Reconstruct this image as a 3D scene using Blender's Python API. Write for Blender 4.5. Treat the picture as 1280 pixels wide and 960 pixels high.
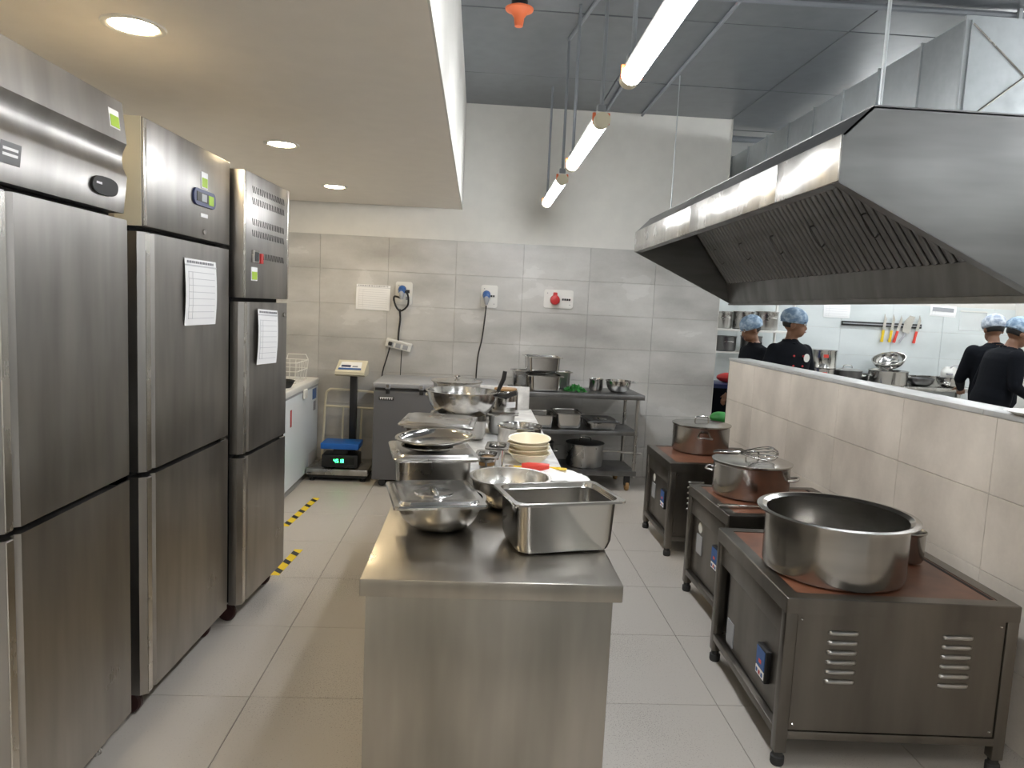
import bpy, bmesh, math, random
from mathutils import Vector, Matrix, Euler
random.seed(7)
for o in list(bpy.data.objects): bpy.data.objects.remove(o)
S = bpy.context.scene
C = S.collection
PI = math.pi
# ------------------------------------------------------------------ camera
FPX, PITCH, YAW, ROLL, CAMH = 897.886, 0.104462, 0.052487, 0.047087, 1.505
cd = bpy.data.cameras.new('camera'); cam = bpy.data.objects.new('camera', cd); C.objects.link(cam)
cd.sensor_width = 36.0; cd.sensor_fit = 'HORIZONTAL'; cd.lens = FPX/1280*36; cd.clip_start = 0.05; cd.clip_end = 60
_f = Vector((math.sin(YAW)*math.cos(PITCH), math.cos(YAW)*math.cos(PITCH), -math.sin(PITCH)))
_r = Vector((math.cos(YAW), -math.sin(YAW), 0)); _d = _f.cross(_r)
_r2 = _r*math.cos(ROLL) - _d*math.sin(ROLL); _d2 = _r*math.sin(ROLL) + _d*math.cos(ROLL)
cam.matrix_world = Matrix(((_r2.x, -_d2.x, -_f.x, 0), (_r2.y, -_d2.y, -_f.y, 0), (_r2.z, -_d2.z, -_f.z, CAMH), (0, 0, 0, 1)))
S.camera = cam
# ------------------------------------------------------------------ world, exposure
w = bpy.data.worlds.new('world'); S.world = w; w.use_nodes = True
w.node_tree.nodes['Background'].inputs[0].default_value = (0.8, 0.85, 0.9, 1)
w.node_tree.nodes['Background'].inputs[1].default_value = 0.3
S.view_settings.view_transform = 'Standard'; S.view_settings.look = 'None'
S.view_settings.exposure = 1.47; S.view_settings.gamma = 1.0; S.view_settings.use_curve_mapping = False
TUBE_E, DOWN_E = 23.0, 50.0

# ------------------------------------------------------------------ materials
MAT = {}
def nodes(name):
    m = bpy.data.materials.new(name); m.use_nodes = True; MAT[name] = m
    nt = m.node_tree; return m, nt, nt.nodes['Principled BSDF']
def link(nt, a, b): nt.links.new(a, b)
def noise(nt, scale, detail=3, coord='Object', vscale=(1, 1, 1)):
    tc = nt.nodes.new('ShaderNodeTexCoord'); mp = nt.nodes.new('ShaderNodeMapping'); mp.inputs['Scale'].default_value = vscale
    if coord == 'World':
        g = nt.nodes.new('ShaderNodeNewGeometry'); link(nt, g.outputs['Position'], mp.inputs['Vector'])
    else: link(nt, tc.outputs[coord], mp.inputs['Vector'])
    n = nt.nodes.new('ShaderNodeTexNoise'); n.inputs['Scale'].default_value = scale; n.inputs['Detail'].default_value = detail
    link(nt, mp.outputs[0], n.inputs['Vector']); return n.outputs['Fac']
def ramp(nt, fac, lo, hi, c0, c1):
    r = nt.nodes.new('ShaderNodeValToRGB'); e = r.color_ramp.elements
    e[0].position = lo; e[1].position = hi
    e[0].color = (*c0, 1) if isinstance(c0, tuple) else (c0, c0, c0, 1); e[1].color = (*c1, 1) if isinstance(c1, tuple) else (c1, c1, c1, 1)
    link(nt, fac, r.inputs[0]); return r.outputs[0]
def bump(nt, b, fac, strength, dist=0.01):
    n = nt.nodes.new('ShaderNodeBump'); n.inputs['Strength'].default_value = strength; n.inputs['Distance'].default_value = dist
    link(nt, fac, n.inputs['Height']); link(nt, n.outputs[0], b.inputs['Normal'])
def plain(name, col, rough=0.5, metal=0.0, spec=0.5, var=0.0):
    m, nt, b = nodes(name)
    b.inputs['Base Color'].default_value = (*col, 1); b.inputs['Roughness'].default_value = rough; b.inputs['Metallic'].default_value = metal
    b.inputs['Specular IOR Level'].default_value = spec
    if var:
        f = noise(nt, 9, 4); link(nt, ramp(nt, f, .3, .7, tuple(c*(1-var) for c in col), tuple(min(1, c*(1+var)) for c in col)), b.inputs['Base Color'])
    return m
def steel(name, col, r0, r1, streak=(40, 40, 1.5), wav=0.12, smudge=5):
    m, nt, b = nodes(name); b.inputs['Metallic'].default_value = 1.0
    s = noise(nt, smudge, 4); k = noise(nt, 6, 2, 'Object', streak)
    mx = nt.nodes.new('ShaderNodeMath'); mx.operation = 'MULTIPLY_ADD'; link(nt, k, mx.inputs[0]); mx.inputs[1].default_value = 0.10; link(nt, s, mx.inputs[2])
    link(nt, ramp(nt, mx.outputs[0], .3, .85, r0, r1), b.inputs['Roughness'])
    v = noise(nt, 5, 3, 'Object', tuple(min(1.6, q*.04+.5) if q > 10 else .25 for q in streak))
    link(nt, ramp(nt, v, .32, .68, tuple(c*.74 for c in col), tuple(min(1, c*1.1) for c in col)), b.inputs['Base Color'])
    big = noise(nt, 2.2, 1); bump(nt, b, big, wav, 0.02)
    return m
def emis(name, col, e):
    m, nt, b = nodes(name); b.inputs['Base Color'].default_value = (*col, 1); b.inputs['Emission Color'].default_value = (*col, 1); b.inputs['Emission Strength'].default_value = e
    return m
def tile_mat(name, c0, c1, rough, vs=(1, 1, 2.2), sc=1.6):
    m, nt, b = nodes(name)
    f = noise(nt, sc, 6, 'World', vs); g = noise(nt, 60, 2, 'World')
    oi = nt.nodes.new('ShaderNodeObjectInfo')
    a = nt.nodes.new('ShaderNodeMath'); a.operation = 'MULTIPLY_ADD'; link(nt, oi.outputs['Random'], a.inputs[0]); a.inputs[1].default_value = 0.06; link(nt, f, a.inputs[2])
    a2 = nt.nodes.new('ShaderNodeMath'); a2.operation = 'MULTIPLY_ADD'; link(nt, g, a2.inputs[0]); a2.inputs[1].default_value = 0.08; link(nt, a.outputs[0], a2.inputs[2])
    link(nt, ramp(nt, a2.outputs[0], .38, .82, c0, c1), b.inputs['Base Color'])
    link(nt, ramp(nt, f, .3, .7, rough-.05, rough+.07), b.inputs['Roughness'])
    return m
steel('steel', (.50, .49, .47), .22, .38)
steel('steel_fridge', (.41, .395, .375), .26, .44, (60, 60, 1.0), .07, 3)
steel('steel_pale', (.72, .70, .66), .18, .34)
steel('steel_counter', (.40, .375, .335), .26, .42, (40, 1.5, 1.5), .04, 5)
steel('steel_shiny', (.58, .57, .55), .10, .24, (3, 3, 3), .06)
steel('steel_pot', (.46, .445, .42), .15, .28, (1, 1, 50), .02)
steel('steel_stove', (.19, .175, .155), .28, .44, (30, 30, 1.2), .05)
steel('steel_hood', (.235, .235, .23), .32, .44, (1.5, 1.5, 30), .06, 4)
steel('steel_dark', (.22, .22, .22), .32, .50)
steel('galvanized', (.56, .59, .60), .50, .70, (3, 3, 3), .05, 25)
plain('paint_white', (.66, .645, .60), .6, var=.03)
plain('paint_soffit', (.82, .77, .70), .55, var=.02)
plain('paint_ceiling', (.125, .135, .145), .30, var=.10)
plain('conduit', (.20, .215, .235), .45)
tile_mat('wall_tile', (.36, .35, .33), (.62, .61, .585), .22)
tile_mat('half_wall_tile', (.42, .38, .335), (.72, .66, .585), .38, (1, 1, .7), 2.8)
tile_mat('far_tile', (.56, .60, .60), (.70, .74, .74), .35)
m, nt, b = nodes('floor_tile')
f = noise(nt, 190, 1, 'World'); g = noise(nt, 1.2, 4, 'World')
a = nt.nodes.new('ShaderNodeMath'); a.operation = 'MULTIPLY_ADD'; link(nt, f, a.inputs[0]); a.inputs[1].default_value = 1.3; link(nt, g, a.inputs[2])
link(nt, ramp(nt, a.outputs[0], .85, 1.45, (.33, .30, .265), (.50, .465, .42)), b.inputs['Base Color']); link(nt, ramp(nt, g, .3, .7, .34, .52), b.inputs['Roughness'])
plain('grout', (.24, .23, .21), .8)
plain('grout_light', (.44, .42, .385), .8)
plain('cap_stone', (.38, .38, .37), .4, var=.12)
plain('black', (.012, .012, .013), .45)
plain('gap_black', (.01, .01, .01), .8)
plain('rubber', (.03, .03, .03), .7)
plain('plastic_white', (.72, .71, .67), .4)
plain('plastic_cream', (.66, .61, .46), .45)
plain('paper', (.88, .88, .88), .8)
plain('ink', (.30, .30, .32), .8)
plain('ink_pale', (.62, .62, .64), .8)
plain('sticker_green', (.36, .55, .04), .5)
plain('blue', (.02, .10, .33), .4)
plain('blue_bright', (.01, .13, .50), .4)
plain('navy', (.02, .03, .11), .35)
plain('red', (.50, .03, .03), .4)
plain('red_bright', (.72, .06, .04), .4)
plain('caster_red', (.035, .008, .008), .4)
plain('yellow', (.80, .55, .02), .5)
plain('tape_yellow', (.80, .58, .02), .6)
plain('orange', (.75, .16, .05), .5)
plain('green', (.02, .20, .03), .6)
plain('leaf', (.03, .22, .04), .5, var=.4)
plain('freezer_grey', (.12, .122, .13), .38)
plain('freezer_lid', (.33, .34, .36), .33)
plain('freezer_white', (.70, .74, .76), .35)
plain('cream_bowl', (.88, .80, .60), .35)
plain('ceramic_top', (.17, .068, .038), .36, var=.3)
m, nt, b = nodes('marble')
f = noise(nt, 14, 6, 'World'); link(nt, ramp(nt, f, .4, .62, (.60, .59, .57), (.82, .81, .78)), b.inputs['Base Color']); b.inputs['Roughness'].default_value = .3
plain('wood', (.30, .17, .06), .6)
plain('food_cream', (.62, .55, .38), .6)
plain('skin', (.20, .095, .052), .5, var=.05)
plain('jacket', (.006, .007, .010), .95, 0, .15)
plain('trouser', (.006, .006, .008), .95, 0, .15)
plain('hair', (.008, .007, .007), .6)
plain('eye_white', (.6, .58, .55), .3)
plain('lip', (.16, .045, .035), .5)
m = plain('hair_net', (.25, .37, .50), .75)
nt = m.node_tree; b = nt.nodes['Principled BSDF']; f = noise(nt, 26, 3); link(nt, ramp(nt, f, .4, .65, (.16, .25, .37), (.42, .53, .64)), b.inputs['Base Color']); bump(nt, b, f, .8, .01)
m = plain('hair_net_white', (.45, .5, .58), .75)
nt = m.node_tree; b = nt.nodes['Principled BSDF']; f = noise(nt, 26, 3); link(nt, ramp(nt, f, .4, .65, (.28, .33, .42), (.66, .70, .75)), b.inputs['Base Color']); bump(nt, b, f, .8, .01)
emis('tube_glow', (.95, .97, 1.0), TUBE_E)
emis('fill_glow_far', (.93, .97, 1.0), TUBE_E*1.4)  # raised emission for the added tubes that light the far kitchen
emis('down_glow', (1.0, .80, .50), DOWN_E)
emis('led_green', (.05, 1.0, .25), 3.0)
m, nt, b = nodes('clear_plastic'); b.inputs['Base Color'].default_value = (.9, .92, .92, 1); b.inputs['Roughness'].default_value = .12; b.inputs['Alpha'].default_value = .35

# ------------------------------------------------------------------ mesh helpers
def bx(bm, x0, y0, z0, x1, y1, z1, bev=0.0, seg=2):
    r = bmesh.ops.create_cube(bm, size=1.0); vs = r['verts']
    for v in vs: v.co = Vector((x0+(v.co.x+.5)*(x1-x0), y0+(v.co.y+.5)*(y1-y0), z0+(v.co.z+.5)*(z1-z0)))
    if bev:
        es = list({e for v in vs for e in v.link_edges})
        bmesh.ops.bevel(bm, geom=es, offset=min(bev, .45*min(abs(x1-x0), abs(y1-y0), abs(z1-z0))), segments=seg, profile=.5, affect='EDGES')
    return bm
def box(x0, y0, z0, x1, y1, z1, bev=0.0, seg=2): return bx(bmesh.new(), x0, y0, z0, x1, y1, z1, bev, seg)
def lathe(prof, seg=40, bm=None, c=(0, 0)):
    bm = bm or bmesh.new(); rings = []
    for r, z in prof:
        if r < 1e-6: rings.append([bm.verts.new((c[0], c[1], z))])
        else: rings.append([bm.verts.new((c[0]+r*math.cos(2*PI*i/seg), c[1]+r*math.sin(2*PI*i/seg), z)) for i in range(seg)])
    for a, b in zip(rings, rings[1:]):
        for i in range(seg):
            j = (i+1) % seg
            if len(a) == 1 and len(b) == 1: continue
            if len(a) == 1: bm.faces.new((a[0], b[i], b[j]))
            elif len(b) == 1: bm.faces.new((a[i], a[j], b[0]))
            else: bm.faces.new((a[i], a[j], b[j], b[i]))
    return bm
def tube(pts, r, seg=8, bm=None, cap=True):
    bm = bm or bmesh.new(); pts = [Vector(p) for p in pts]; rings = []; n = None
    for i, p in enumerate(pts):
        t = (pts[min(i+1, len(pts)-1)]-pts[max(i-1, 0)]).normalized()
        if n is None: n = t.orthogonal().normalized()
        else: n = (n-t*n.dot(t)).normalized()
        q = t.cross(n); rr = r[i] if isinstance(r, (list, tuple)) else r
        rings.append([bm.verts.new(p+n*rr*math.cos(2*PI*k/seg)+q*rr*math.sin(2*PI*k/seg)) for k in range(seg)])
    for a, b in zip(rings, rings[1:]):
        for k in range(seg): bm.faces.new((a[k], a[(k+1) % seg], b[(k+1) % seg], b[k]))
    if cap: bm.faces.new(rings[0][::-1]); bm.faces.new(rings[-1])
    return bm
def smooth_pts(pts, n=6):
    pts = [Vector(p) for p in pts]; out = []
    for i in range(len(pts)-1):
        p0, p1, p2, p3 = pts[max(i-1, 0)], pts[i], pts[i+1], pts[min(i+2, len(pts)-1)]
        for k in range(n):
            t = k/n; out.append(.5*((2*p1)+(p2-p0)*t+(2*p0-5*p1+4*p2-p3)*t*t+(3*p1-p0-3*p2+p3)*t**3))
    return out+[pts[-1]]
def prism(poly, a, b, axis, bm=None):
    """polygon of 2-D points extruded from a to b along axis ('x','y','z')"""
    bm = bm or bmesh.new()
    def P(u, v, w): return {'x': (w, u, v), 'y': (u, w, v), 'z': (u, v, w)}[axis]
    A = [bm.verts.new(P(u, v, a)) for u, v in poly]; B = [bm.verts.new(P(u, v, b)) for u, v in poly]
    n = len(poly); bm.faces.new(A[::-1]); bm.faces.new(B)
    for i in range(n): bm.faces.new((A[i], A[(i+1) % n], B[(i+1) % n], B[i]))
    return bm
def plate(q, t, bm=None):
    bm = bm or bmesh.new(); q = [Vector(p) for p in q]; n = (q[1]-q[0]).cross(q[2]-q[0]).normalized()*t
    A = [bm.verts.new(p) for p in q]; B = [bm.verts.new(p+n) for p in q]; k = len(q)
    bm.faces.new(A[::-1]); bm.faces.new(B)
    for i in range(k): bm.faces.new((A[i], A[(i+1) % k], B[(i+1) % k], B[i]))
    return bm
def rr(w, d, r, seg=5):
    r = max(min(r, w/2-1e-4, d/2-1e-4), 1e-4); out = []
    for cx, cy, a0 in ((w/2-r, d/2-r, 0), (-w/2+r, d/2-r, PI/2), (-w/2+r, -d/2+r, PI), (w/2-r, -d/2+r, 1.5*PI)):
        for i in range(seg+1): a = a0+PI/2*i/seg; out.append((cx+r*math.cos(a), cy+r*math.sin(a)))
    return out
def loft(loops, bm=None, cap0=True, cap1=True):
    bm = bm or bmesh.new(); R = [[bm.verts.new(p) for p in L] for L in loops]; n = len(R[0])
    for a, b in zip(R, R[1:]):
        for i in range(n): bm.faces.new((a[i], a[(i+1) % n], b[(i+1) % n], b[i]))
    if cap0: bm.faces.new(R[0][::-1])
    if cap1: bm.faces.new(R[-1])
    return bm
def rloop(w, d, r, z): return [(x, y, z) for x, y in rr(w, d, r)]
def ball(c, r, bm=None, u=16, v=10, rot=None):
    bm = bm or bmesh.new(); x = bmesh.ops.create_uvsphere(bm, u_segments=u, v_segments=v, radius=1.0)
    s = r if isinstance(r, (tuple, list)) else (r, r, r)
    for q in x['verts']:
        p = Vector((q.co.x*s[0], q.co.y*s[1], q.co.z*s[2]))
        if rot: p.rotate(rot)
        q.co = p+Vector(c)
    return bm
def xf(bm, loc=(0, 0, 0), rot=(0, 0, 0)):
    bmesh.ops.transform(bm, matrix=Matrix.Translation(loc) @ Euler(rot).to_matrix().to_4x4(), verts=bm.verts); return bm
def to_mesh(name, bm, mat, ang=35):
    bmesh.ops.recalc_face_normals(bm, faces=bm.faces); me = bpy.data.meshes.new(name); bm.to_mesh(me); bm.free()
    if ang:
        for p in me.polygons: p.use_smooth = True
        me.set_sharp_from_angle(angle=math.radians(ang))
    me.materials.append(MAT[mat]); return me
def obj(name, bm, mat, parent=None, loc=None, rot=None, label=None):
    me = bm if isinstance(bm, bpy.types.Mesh) else to_mesh(name, bm, mat)
    o = bpy.data.objects.new(name, me); C.objects.link(o)
    if parent: o.parent = parent
    if loc: o.location = loc
    if rot: o.rotation_euler = rot
    if label: o['label'] = label
    return o
def tag(o, label, cat, group=None):
    o['label'] = label; o['category'] = cat
    if group: o['group'] = group
    return o
def thing(name, label, cat, loc=(0, 0, 0), rz=0, group=None):
    o = bpy.data.objects.new(name, None); C.objects.link(o); o.location = loc; o.rotation_euler = (0, 0, rz); o.empty_display_size = .05
    return tag(o, label, cat, group)
def struct(name, bm, mat, loc=None):
    o = obj(name, bm, mat, None, loc); o['kind'] = 'structure'; return o
R_ = math.radians

# ------------------------------------------------------------------ room shell
XL, XR, YN, YB, YF, ZC, ZS, SX = -1.93, 6.2, -4.2, 6.505, 8.05, 3.30, 2.357, -0.178
WX = 2.2            # right end of the back wall
floor = struct('floor', box(XL-.1, YN-.1, -.12, XR+.1, YF+.1, -.004), 'grout')
tm = to_mesh('floor_tile', box(-.2985, -.2985, -.02, .2985, .2985, 0, .0012, 1), 'floor_tile', 0)
fx0, fy0 = -.799, 2.621
for i in range(-2, 12):
    for j in range(-8, 10):
        cx, cy = fx0+.6*i+.3, fy0+.6*j+.3
        if cx-.3 < XL-.3 or cx > XR+.1 or cy < YN or cy > YF: continue
        if (cx > 3.2 and cy < 3.4) or cy < -.5: continue
        obj('floor_tile', tm, None, floor, (cx, cy, 0))
struct('ceiling', box(SX-.02, YN-.1, ZC, XR+.1, YF+.1, ZC+.15), 'gap_black')
ceil = bpy.data.objects['ceiling']
pm = to_mesh('ceiling_panel', box(-.596, -.596, -.03, .596, .596, .02, .002, 1), 'paint_ceiling', 0)
for i in range(6):
    for j in range(-1, 8):
        obj('ceiling_panel', pm, None, ceil, (SX+.56+1.2*i, YB-.84-.6+1.2*(j-5)+1.2, ZC+random.uniform(-.003, .003)), (random.uniform(-.002, .002), random.uniform(-.002, .002), 0))
# lowered ceiling over the fridges
struct('ceiling_lowered', prism([(XL, ZS), (SX, ZS), (SX, ZC), (XL, ZC)], YN, YB, 'y'), 'paint_soffit')
struct('trim_1', box(SX, YN, ZS, SX+.008, YB-.001, ZC-.03), 'paint_white')
struct('wall_left', box(XL-.1, YN-.1, 0, XL, YB+.1, ZS), 'paint_white')
struct('wall_near', box(XL-.1, YN-.1, 0, XR+.1, YN, ZC), 'paint_white')
struct('wall_right', box(XR, YN-.1, 0, XR+.1, YF+.1, ZC), 'paint_white')
# back wall with tile dado
wb = struct('wall_back', box(XL-.1, YB+.008, 0, WX, YB+.15, ZC-.02), 'paint_white')
obj('tile_bed', box(XL, YB+.004, 0, WX-.002, YB+.0085, 2.081), 'grout_light', wb)
X0, Z0 = -1.405, 2.082
def wall_tiles(parent, name, mat, us, vs, place, th=.012):
    for u0, u1 in zip(us, us[1:]):
        for v0, v1 in zip(vs, vs[1:]):
            key = (mat, round(u1-u0, 3), round(v1-v0, 3), place)
            if key not in TILE_CACHE:
                w_, h_ = u1-u0-.0018, v1-v0-.0018
                bm = box(-w_/2, 0, -h_/2, w_/2, th, h_/2, .0012, 1) if place != 'x' else box(0, -w_/2, -h_/2, th, w_/2, h_/2, .0012, 1)
                TILE_CACHE[key] = to_mesh(name, bm, mat, 0)
            c = ((u0+u1)/2, 0, (v0+v1)/2) if place != 'x' else (0, (u0+u1)/2, (v0+v1)/2)
            o = obj(name, TILE_CACHE[key], None, parent); o.location = Vector(c)+Vector(TILE_OFF)
TILE_CACHE = {}
TILE_OFF = (0, YB-.003, 0)
us = [XL]+[X0+.6*i for i in range(0, 6)]+[WX]
vs = [0]+[Z0-.3*j for j in range(6, -1, -1)]
wall_tiles(wb, 'wall_tile', 'wall_tile', us, vs, 'y')
struct('trim_2', box(WX-.001, YB-.004, 0, WX+.003, YB+.15, ZC-.02), 'paint_white')
struct('wall_side', box(WX-.15, YB+.15, 0, WX, YF, ZC), 'paint_white')
# half wall behind the induction stoves
HX, HY1, HZ = 2.0, 5.565, 1.178
hw = struct('wall_half', box(HX+.01, 1.0, 0, HX+.15, HY1-.004, HZ-.002), 'grout_light')
TILE_OFF = (HX, 0, 0)
ys = [1.0]+[2.624+.604*k for k in range(-2, 5)]+[HY1]
wall_tiles(hw, 'wall_tile', 'half_wall_tile', ys, [0, .28, .58, .88, HZ], 'x', .012)
obj('end_panel', box(HX, HY1-.004, 0, HX+.15, HY1+.002, HZ), 'black', hw)
for k, (a_, b_) in enumerate(zip([1.0, 1.9, 2.7, 3.5, 4.3, 4.95], [1.9, 2.7, 3.5, 4.3, 4.95, HY1+.01])):
    obj('cap_slab', box(HX-.004, a_+.001, HZ, HX+.165, b_-.001, HZ+.022, .002), 'cap_stone', hw)
# far kitchen wall
wf = struct('wall_far', box(WX-.15, YF+.008, 0, XR, YF+.15, ZC), 'paint_white')
TILE_OFF = (0, YF-.003, 0)
obj('tile_bed', box(WX, YF+.004, 0, XR-.01, YF+.0085, 1.76), 'grout_light', wf)
wall_tiles(wf, 'wall_tile', 'far_tile', [WX+.0]+[2.95+.6*k for k in range(6)]+[XR], [0, .26, .56, .86, 1.16, 1.46, 1.76], 'y')
# skirting strip between tile and paint
# ------------------------------------------------------------------ lamps
tube_mesh = None
def batten(label, y0, y1, x=.523, z=2.365, rods=True, group='hanging tube lights over the aisle'):
    t = thing('tube_light', label, 'lamp', (x, (y0+y1)/2, z), 0, group); h = (y1-y0)/2
    obj('tube', prism([(.034*math.cos(a)*1.05, .030*math.sin(a)) for a in [2*PI*i/16 for i in range(16)]], -h+.05, h-.05, 'y'), 'tube_glow' if x < 2 else 'fill_glow_far', t)
    obj('housing', box(-.026, -h+.03, .024, .026, h-.03, .046, .006), 'plastic_white', t)
    for s in (-1, 1):
        e = obj('end_cap', prism([(.037*math.cos(a), .034*math.sin(a)) for a in [2*PI*i/16 for i in range(16)]], s*h-(.05 if s > 0 else 0), s*h+(.05 if s < 0 else 0), 'y'), 'plastic_cream', t)
        obj('clip', box(-.040, s*(h-.045)-.008, -.012, .040, s*(h-.045)+.008, .040, .004), 'orange', e)
        if rods: 
            obj('bracket', box(-.02, s*(h-.05)-.02, .04, .02, s*(h-.05)+.02, .075, .004), 'conduit', t)
            obj('rod', tube([(0, s*(h-.05), .07), (0, s*(h-.05), ZC-z-.02)], .009), 'conduit', t)
batten('nearest glowing tube light, cut by the top edge of the photo', 1.63, 2.74)
batten('middle one of the three hanging tube lights', 3.30, 4.39)
batten('small farthest tube light hanging nearest the white back wall', 4.81, 5.95)
batten('added unseen tube light hanging just behind the camera above the aisle', -.2, .95)  # this and the next two: unseen tubes added to light the room
batten('added unseen tube light hanging far behind the camera above the aisle', -2.3, -1.1)
batten('added unseen tube light at the rear end of the aisle row', -3.9, -2.8)
for y0, k in ((-2.6, 'rearmost'), (-.2, 'rear'), (2.2, 'nearest'), (4.4, 'middle'), (6.4, 'farthest')):  # unseen tubes, added to brighten the kitchen past the half wall
    batten('%s added unseen tube light over the far cooking area beyond the half wall' % k, y0, y0+1.2, 3.9, 2.95, True, 'added tube lights beyond the half wall')
for y0, k in ((4.4, 'nearer'), (6.4, 'farther')):  # another unseen row, added to light the far side
    batten('%s added unseen tube light above the knives side of the far cooking area' % k, y0, y0+1.2, 5.3, 2.95, True, 'added tube lights beyond the half wall')
for (x, y, r, lab) in ((-1.148, 2.489, .082, 'largest round recessed ceiling light above the two-door fridges'), (-1.129, 4.183, .082, 'middle recessed ceiling light beyond the tall fridges'), (-1.114, 5.597, .082, 'smallest recessed ceiling light nearest the tiled wall'), (-1.14, .8, .082, 'added unseen recessed ceiling light just behind the camera'), (-1.14, -.9, .082, 'added unseen recessed ceiling light farther behind the camera'), (-1.14, -2.6, .082, 'added unseen recessed ceiling light at the rear of the aisle')):  # last three are out of view, added for extra light
    t = thing('downlight', lab, 'lamp', (x, y, ZS), 0, 'recessed ceiling lights')
    obj('trim_ring', lathe([(r-.012, -.001), (r, -.006), (r+.014, -.005), (r+.017, 0), (r-.012, 0)], 36), 'plastic_white', t)
    obj('diffuser', lathe([(0, -.004), (r-.012, -.004), (r-.012, -.0005), (0, -.0005)], 36), 'down_glow', t)
# ceiling conduits
def conduit(label, pts, r=.012, group='conduits on the dark ceiling'):
    tag(obj('conduit', tube(pts, r), 'conduit'), label, 'conduit', group)
conduit('thin grey conduit running along the ceiling towards the back wall', [(1.05, 4.0, 3.255), (1.05, 6.5, 3.255)])
conduit('grey conduit crossing the ceiling above the extraction hood', [(.2, 4.1, 3.25), (3.4, 4.03, 3.25)], .018)
conduit('grey conduit on the ceiling above the farthest tube light', [(.523, 4.86, 3.262), (.62, 4.15, 3.262)], .012)
conduit('pale grey pipe on the ceiling beyond the back wall end', [(2.25, 6.9, 3.2), (4.6, 6.9, 3.2)], .03)
conduit('second thin conduit running to the wall above the hood', [(1.38, 4.1, 3.255), (1.38, 6.5, 3.255)])
# sprinkler with orange cover
t = thing('fire_detector', 'orange cone shaped detector hanging from the dark ceiling', 'detector', (.16, 4.1, 3.12))
obj('cover', lathe([(0, -.085), (.022, -.083), (.026, -.06), (.028, -.04), (.045, -.015), (.075, 0), (.078, .008), (.05, .02), (0, .022)], 24), 'orange', t)
obj('base', lathe([(0, .02), (.045, .02), (.045, .05), (.012, .055), (.012, .16), (0, .16)], 20), 'black', t)

# ------------------------------------------------------------------ extraction hood
HF, HB, H0, H1 = 1.2, 1.985, 2.43, 5.6
hood = thing('extraction_hood', 'large stainless steel extraction hood hanging over the induction stoves', 'hood', (HF, H0, 1.62))
def hp(name, bm, mat, par=None): 
    return obj(name, xf(bm, (-HF, -H0, -1.62)), mat, par or hood)
endp = [(HF, 1.985), (HF, 2.14), (1.295, 2.235), (HB, 2.235), (HB, 1.62)]
hp('end_panel', prism(endp, H0, H0+.012, 'y'), 'steel_hood'); hp('end_panel', prism(endp, H1-.012, H1, 'y'), 'steel_hood')
for a_, b_ in ((H0, 2.95), (2.95, 4.15), (4.15, H1)):
    hp('front_panel', box(HF-.006, a_+.001, 1.985, HF+.006, b_-.001, 2.14, .003), 'steel_pale')
hp('sloped_panel', plate([(HF, H0, 2.14), (HF, H1, 2.14), (1.295, H1, 2.235), (1.295, H0, 2.235)], .008), 'steel_hood')
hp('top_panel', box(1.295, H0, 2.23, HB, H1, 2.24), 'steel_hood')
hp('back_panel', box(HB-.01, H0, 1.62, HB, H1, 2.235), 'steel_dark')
hp('gutter', prism([(HF, 1.985), (HF+.055, 1.985), (HF+.055, 2.03), (HF+.05, 2.03), (HF+.05, 1.99), (HF, 1.99)], H0+.01, H1-.01, 'y'), 'steel_dark')
hp('trough', prism([(1.935, 1.775), (1.965, 1.64), (1.975, 1.64), (1.945, 1.78)], H0+.012, H1-.012, 'y'), 'steel_dark')
hp('rear_flange', box(HB-.02, H0, 1.612, HB+.03, H1, 1.622), 'steel_hood')
hp('end_flange', plate([(HF, H0+.001, 1.985), (HF, H0+.05, 1.985), (HB, H0+.05, 1.62), (HB, H0+.001, 1.62)], .004), 'steel_dark')
fb, ft = Vector((1.94, 0, 1.782)), Vector((1.62, 0, 2.215))
nf = 6; fw = (H1-H0-.06)/nf
dirv = (ft-fb); ln = dirv.length; dirn = dirv.normalized(); nrm = Vector((-dirn.z, 0, dirn.x))
bprof = []
for i in range(9): a = PI*i/8; bprof.append((-.020*math.cos(a), .016*math.sin(a)))
def baffle_bm():
    bm = bmesh.new(); A = []; B = []
    for u, v in bprof+[(.018, -.006), (-.018, -.006)]:
        A.append(bm.verts.new((nrm.x*v, u, nrm.z*v))); B.append(bm.verts.new((nrm.x*v+dirv.x, u, nrm.z*v+dirv.z)))
    n = len(A); bm.faces.new(A[::-1]); bm.faces.new(B)
    for i in range(n): bm.faces.new((A[i], A[(i+1) % n], B[(i+1) % n], B[i]))
    return bm
bme = to_mesh('baffle', baffle_bm(), 'steel_dark', 60)
hdm = None
for k in range(nf):
    yc = H0+.03+fw*(k+.5)
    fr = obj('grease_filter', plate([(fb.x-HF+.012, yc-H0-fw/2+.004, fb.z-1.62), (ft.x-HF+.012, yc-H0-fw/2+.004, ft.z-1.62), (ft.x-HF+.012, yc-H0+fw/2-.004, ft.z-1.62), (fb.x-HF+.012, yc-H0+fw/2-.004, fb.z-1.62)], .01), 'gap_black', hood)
    nb = 9
    for i in range(nb):
        yy = yc-fw/2+fw*(i+.5)/nb
        obj('baffle', bme, None, fr, (fb.x-HF, yy-H0, fb.z-1.62))
    if hdm is None:
        p0 = nrm*.012; 
        hdm = to_mesh('handle', tube(smooth_pts([nrm*.012, nrm*.04+dirn*.005, nrm*.04+dirn*.11, nrm*.012+dirn*.115]), .004, 6), 'steel_dark')
    for s in (.34,):
        q = fb+dirn*ln*s; obj('handle', hdm, None, fr, (q.x-HF, yc-H0+.03, q.z-1.62))
hp('hanger_rod', tube([(1.42, 2.62, 2.24), (1.42, 2.62, 3.29)], .007), 'galvanized')
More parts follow.
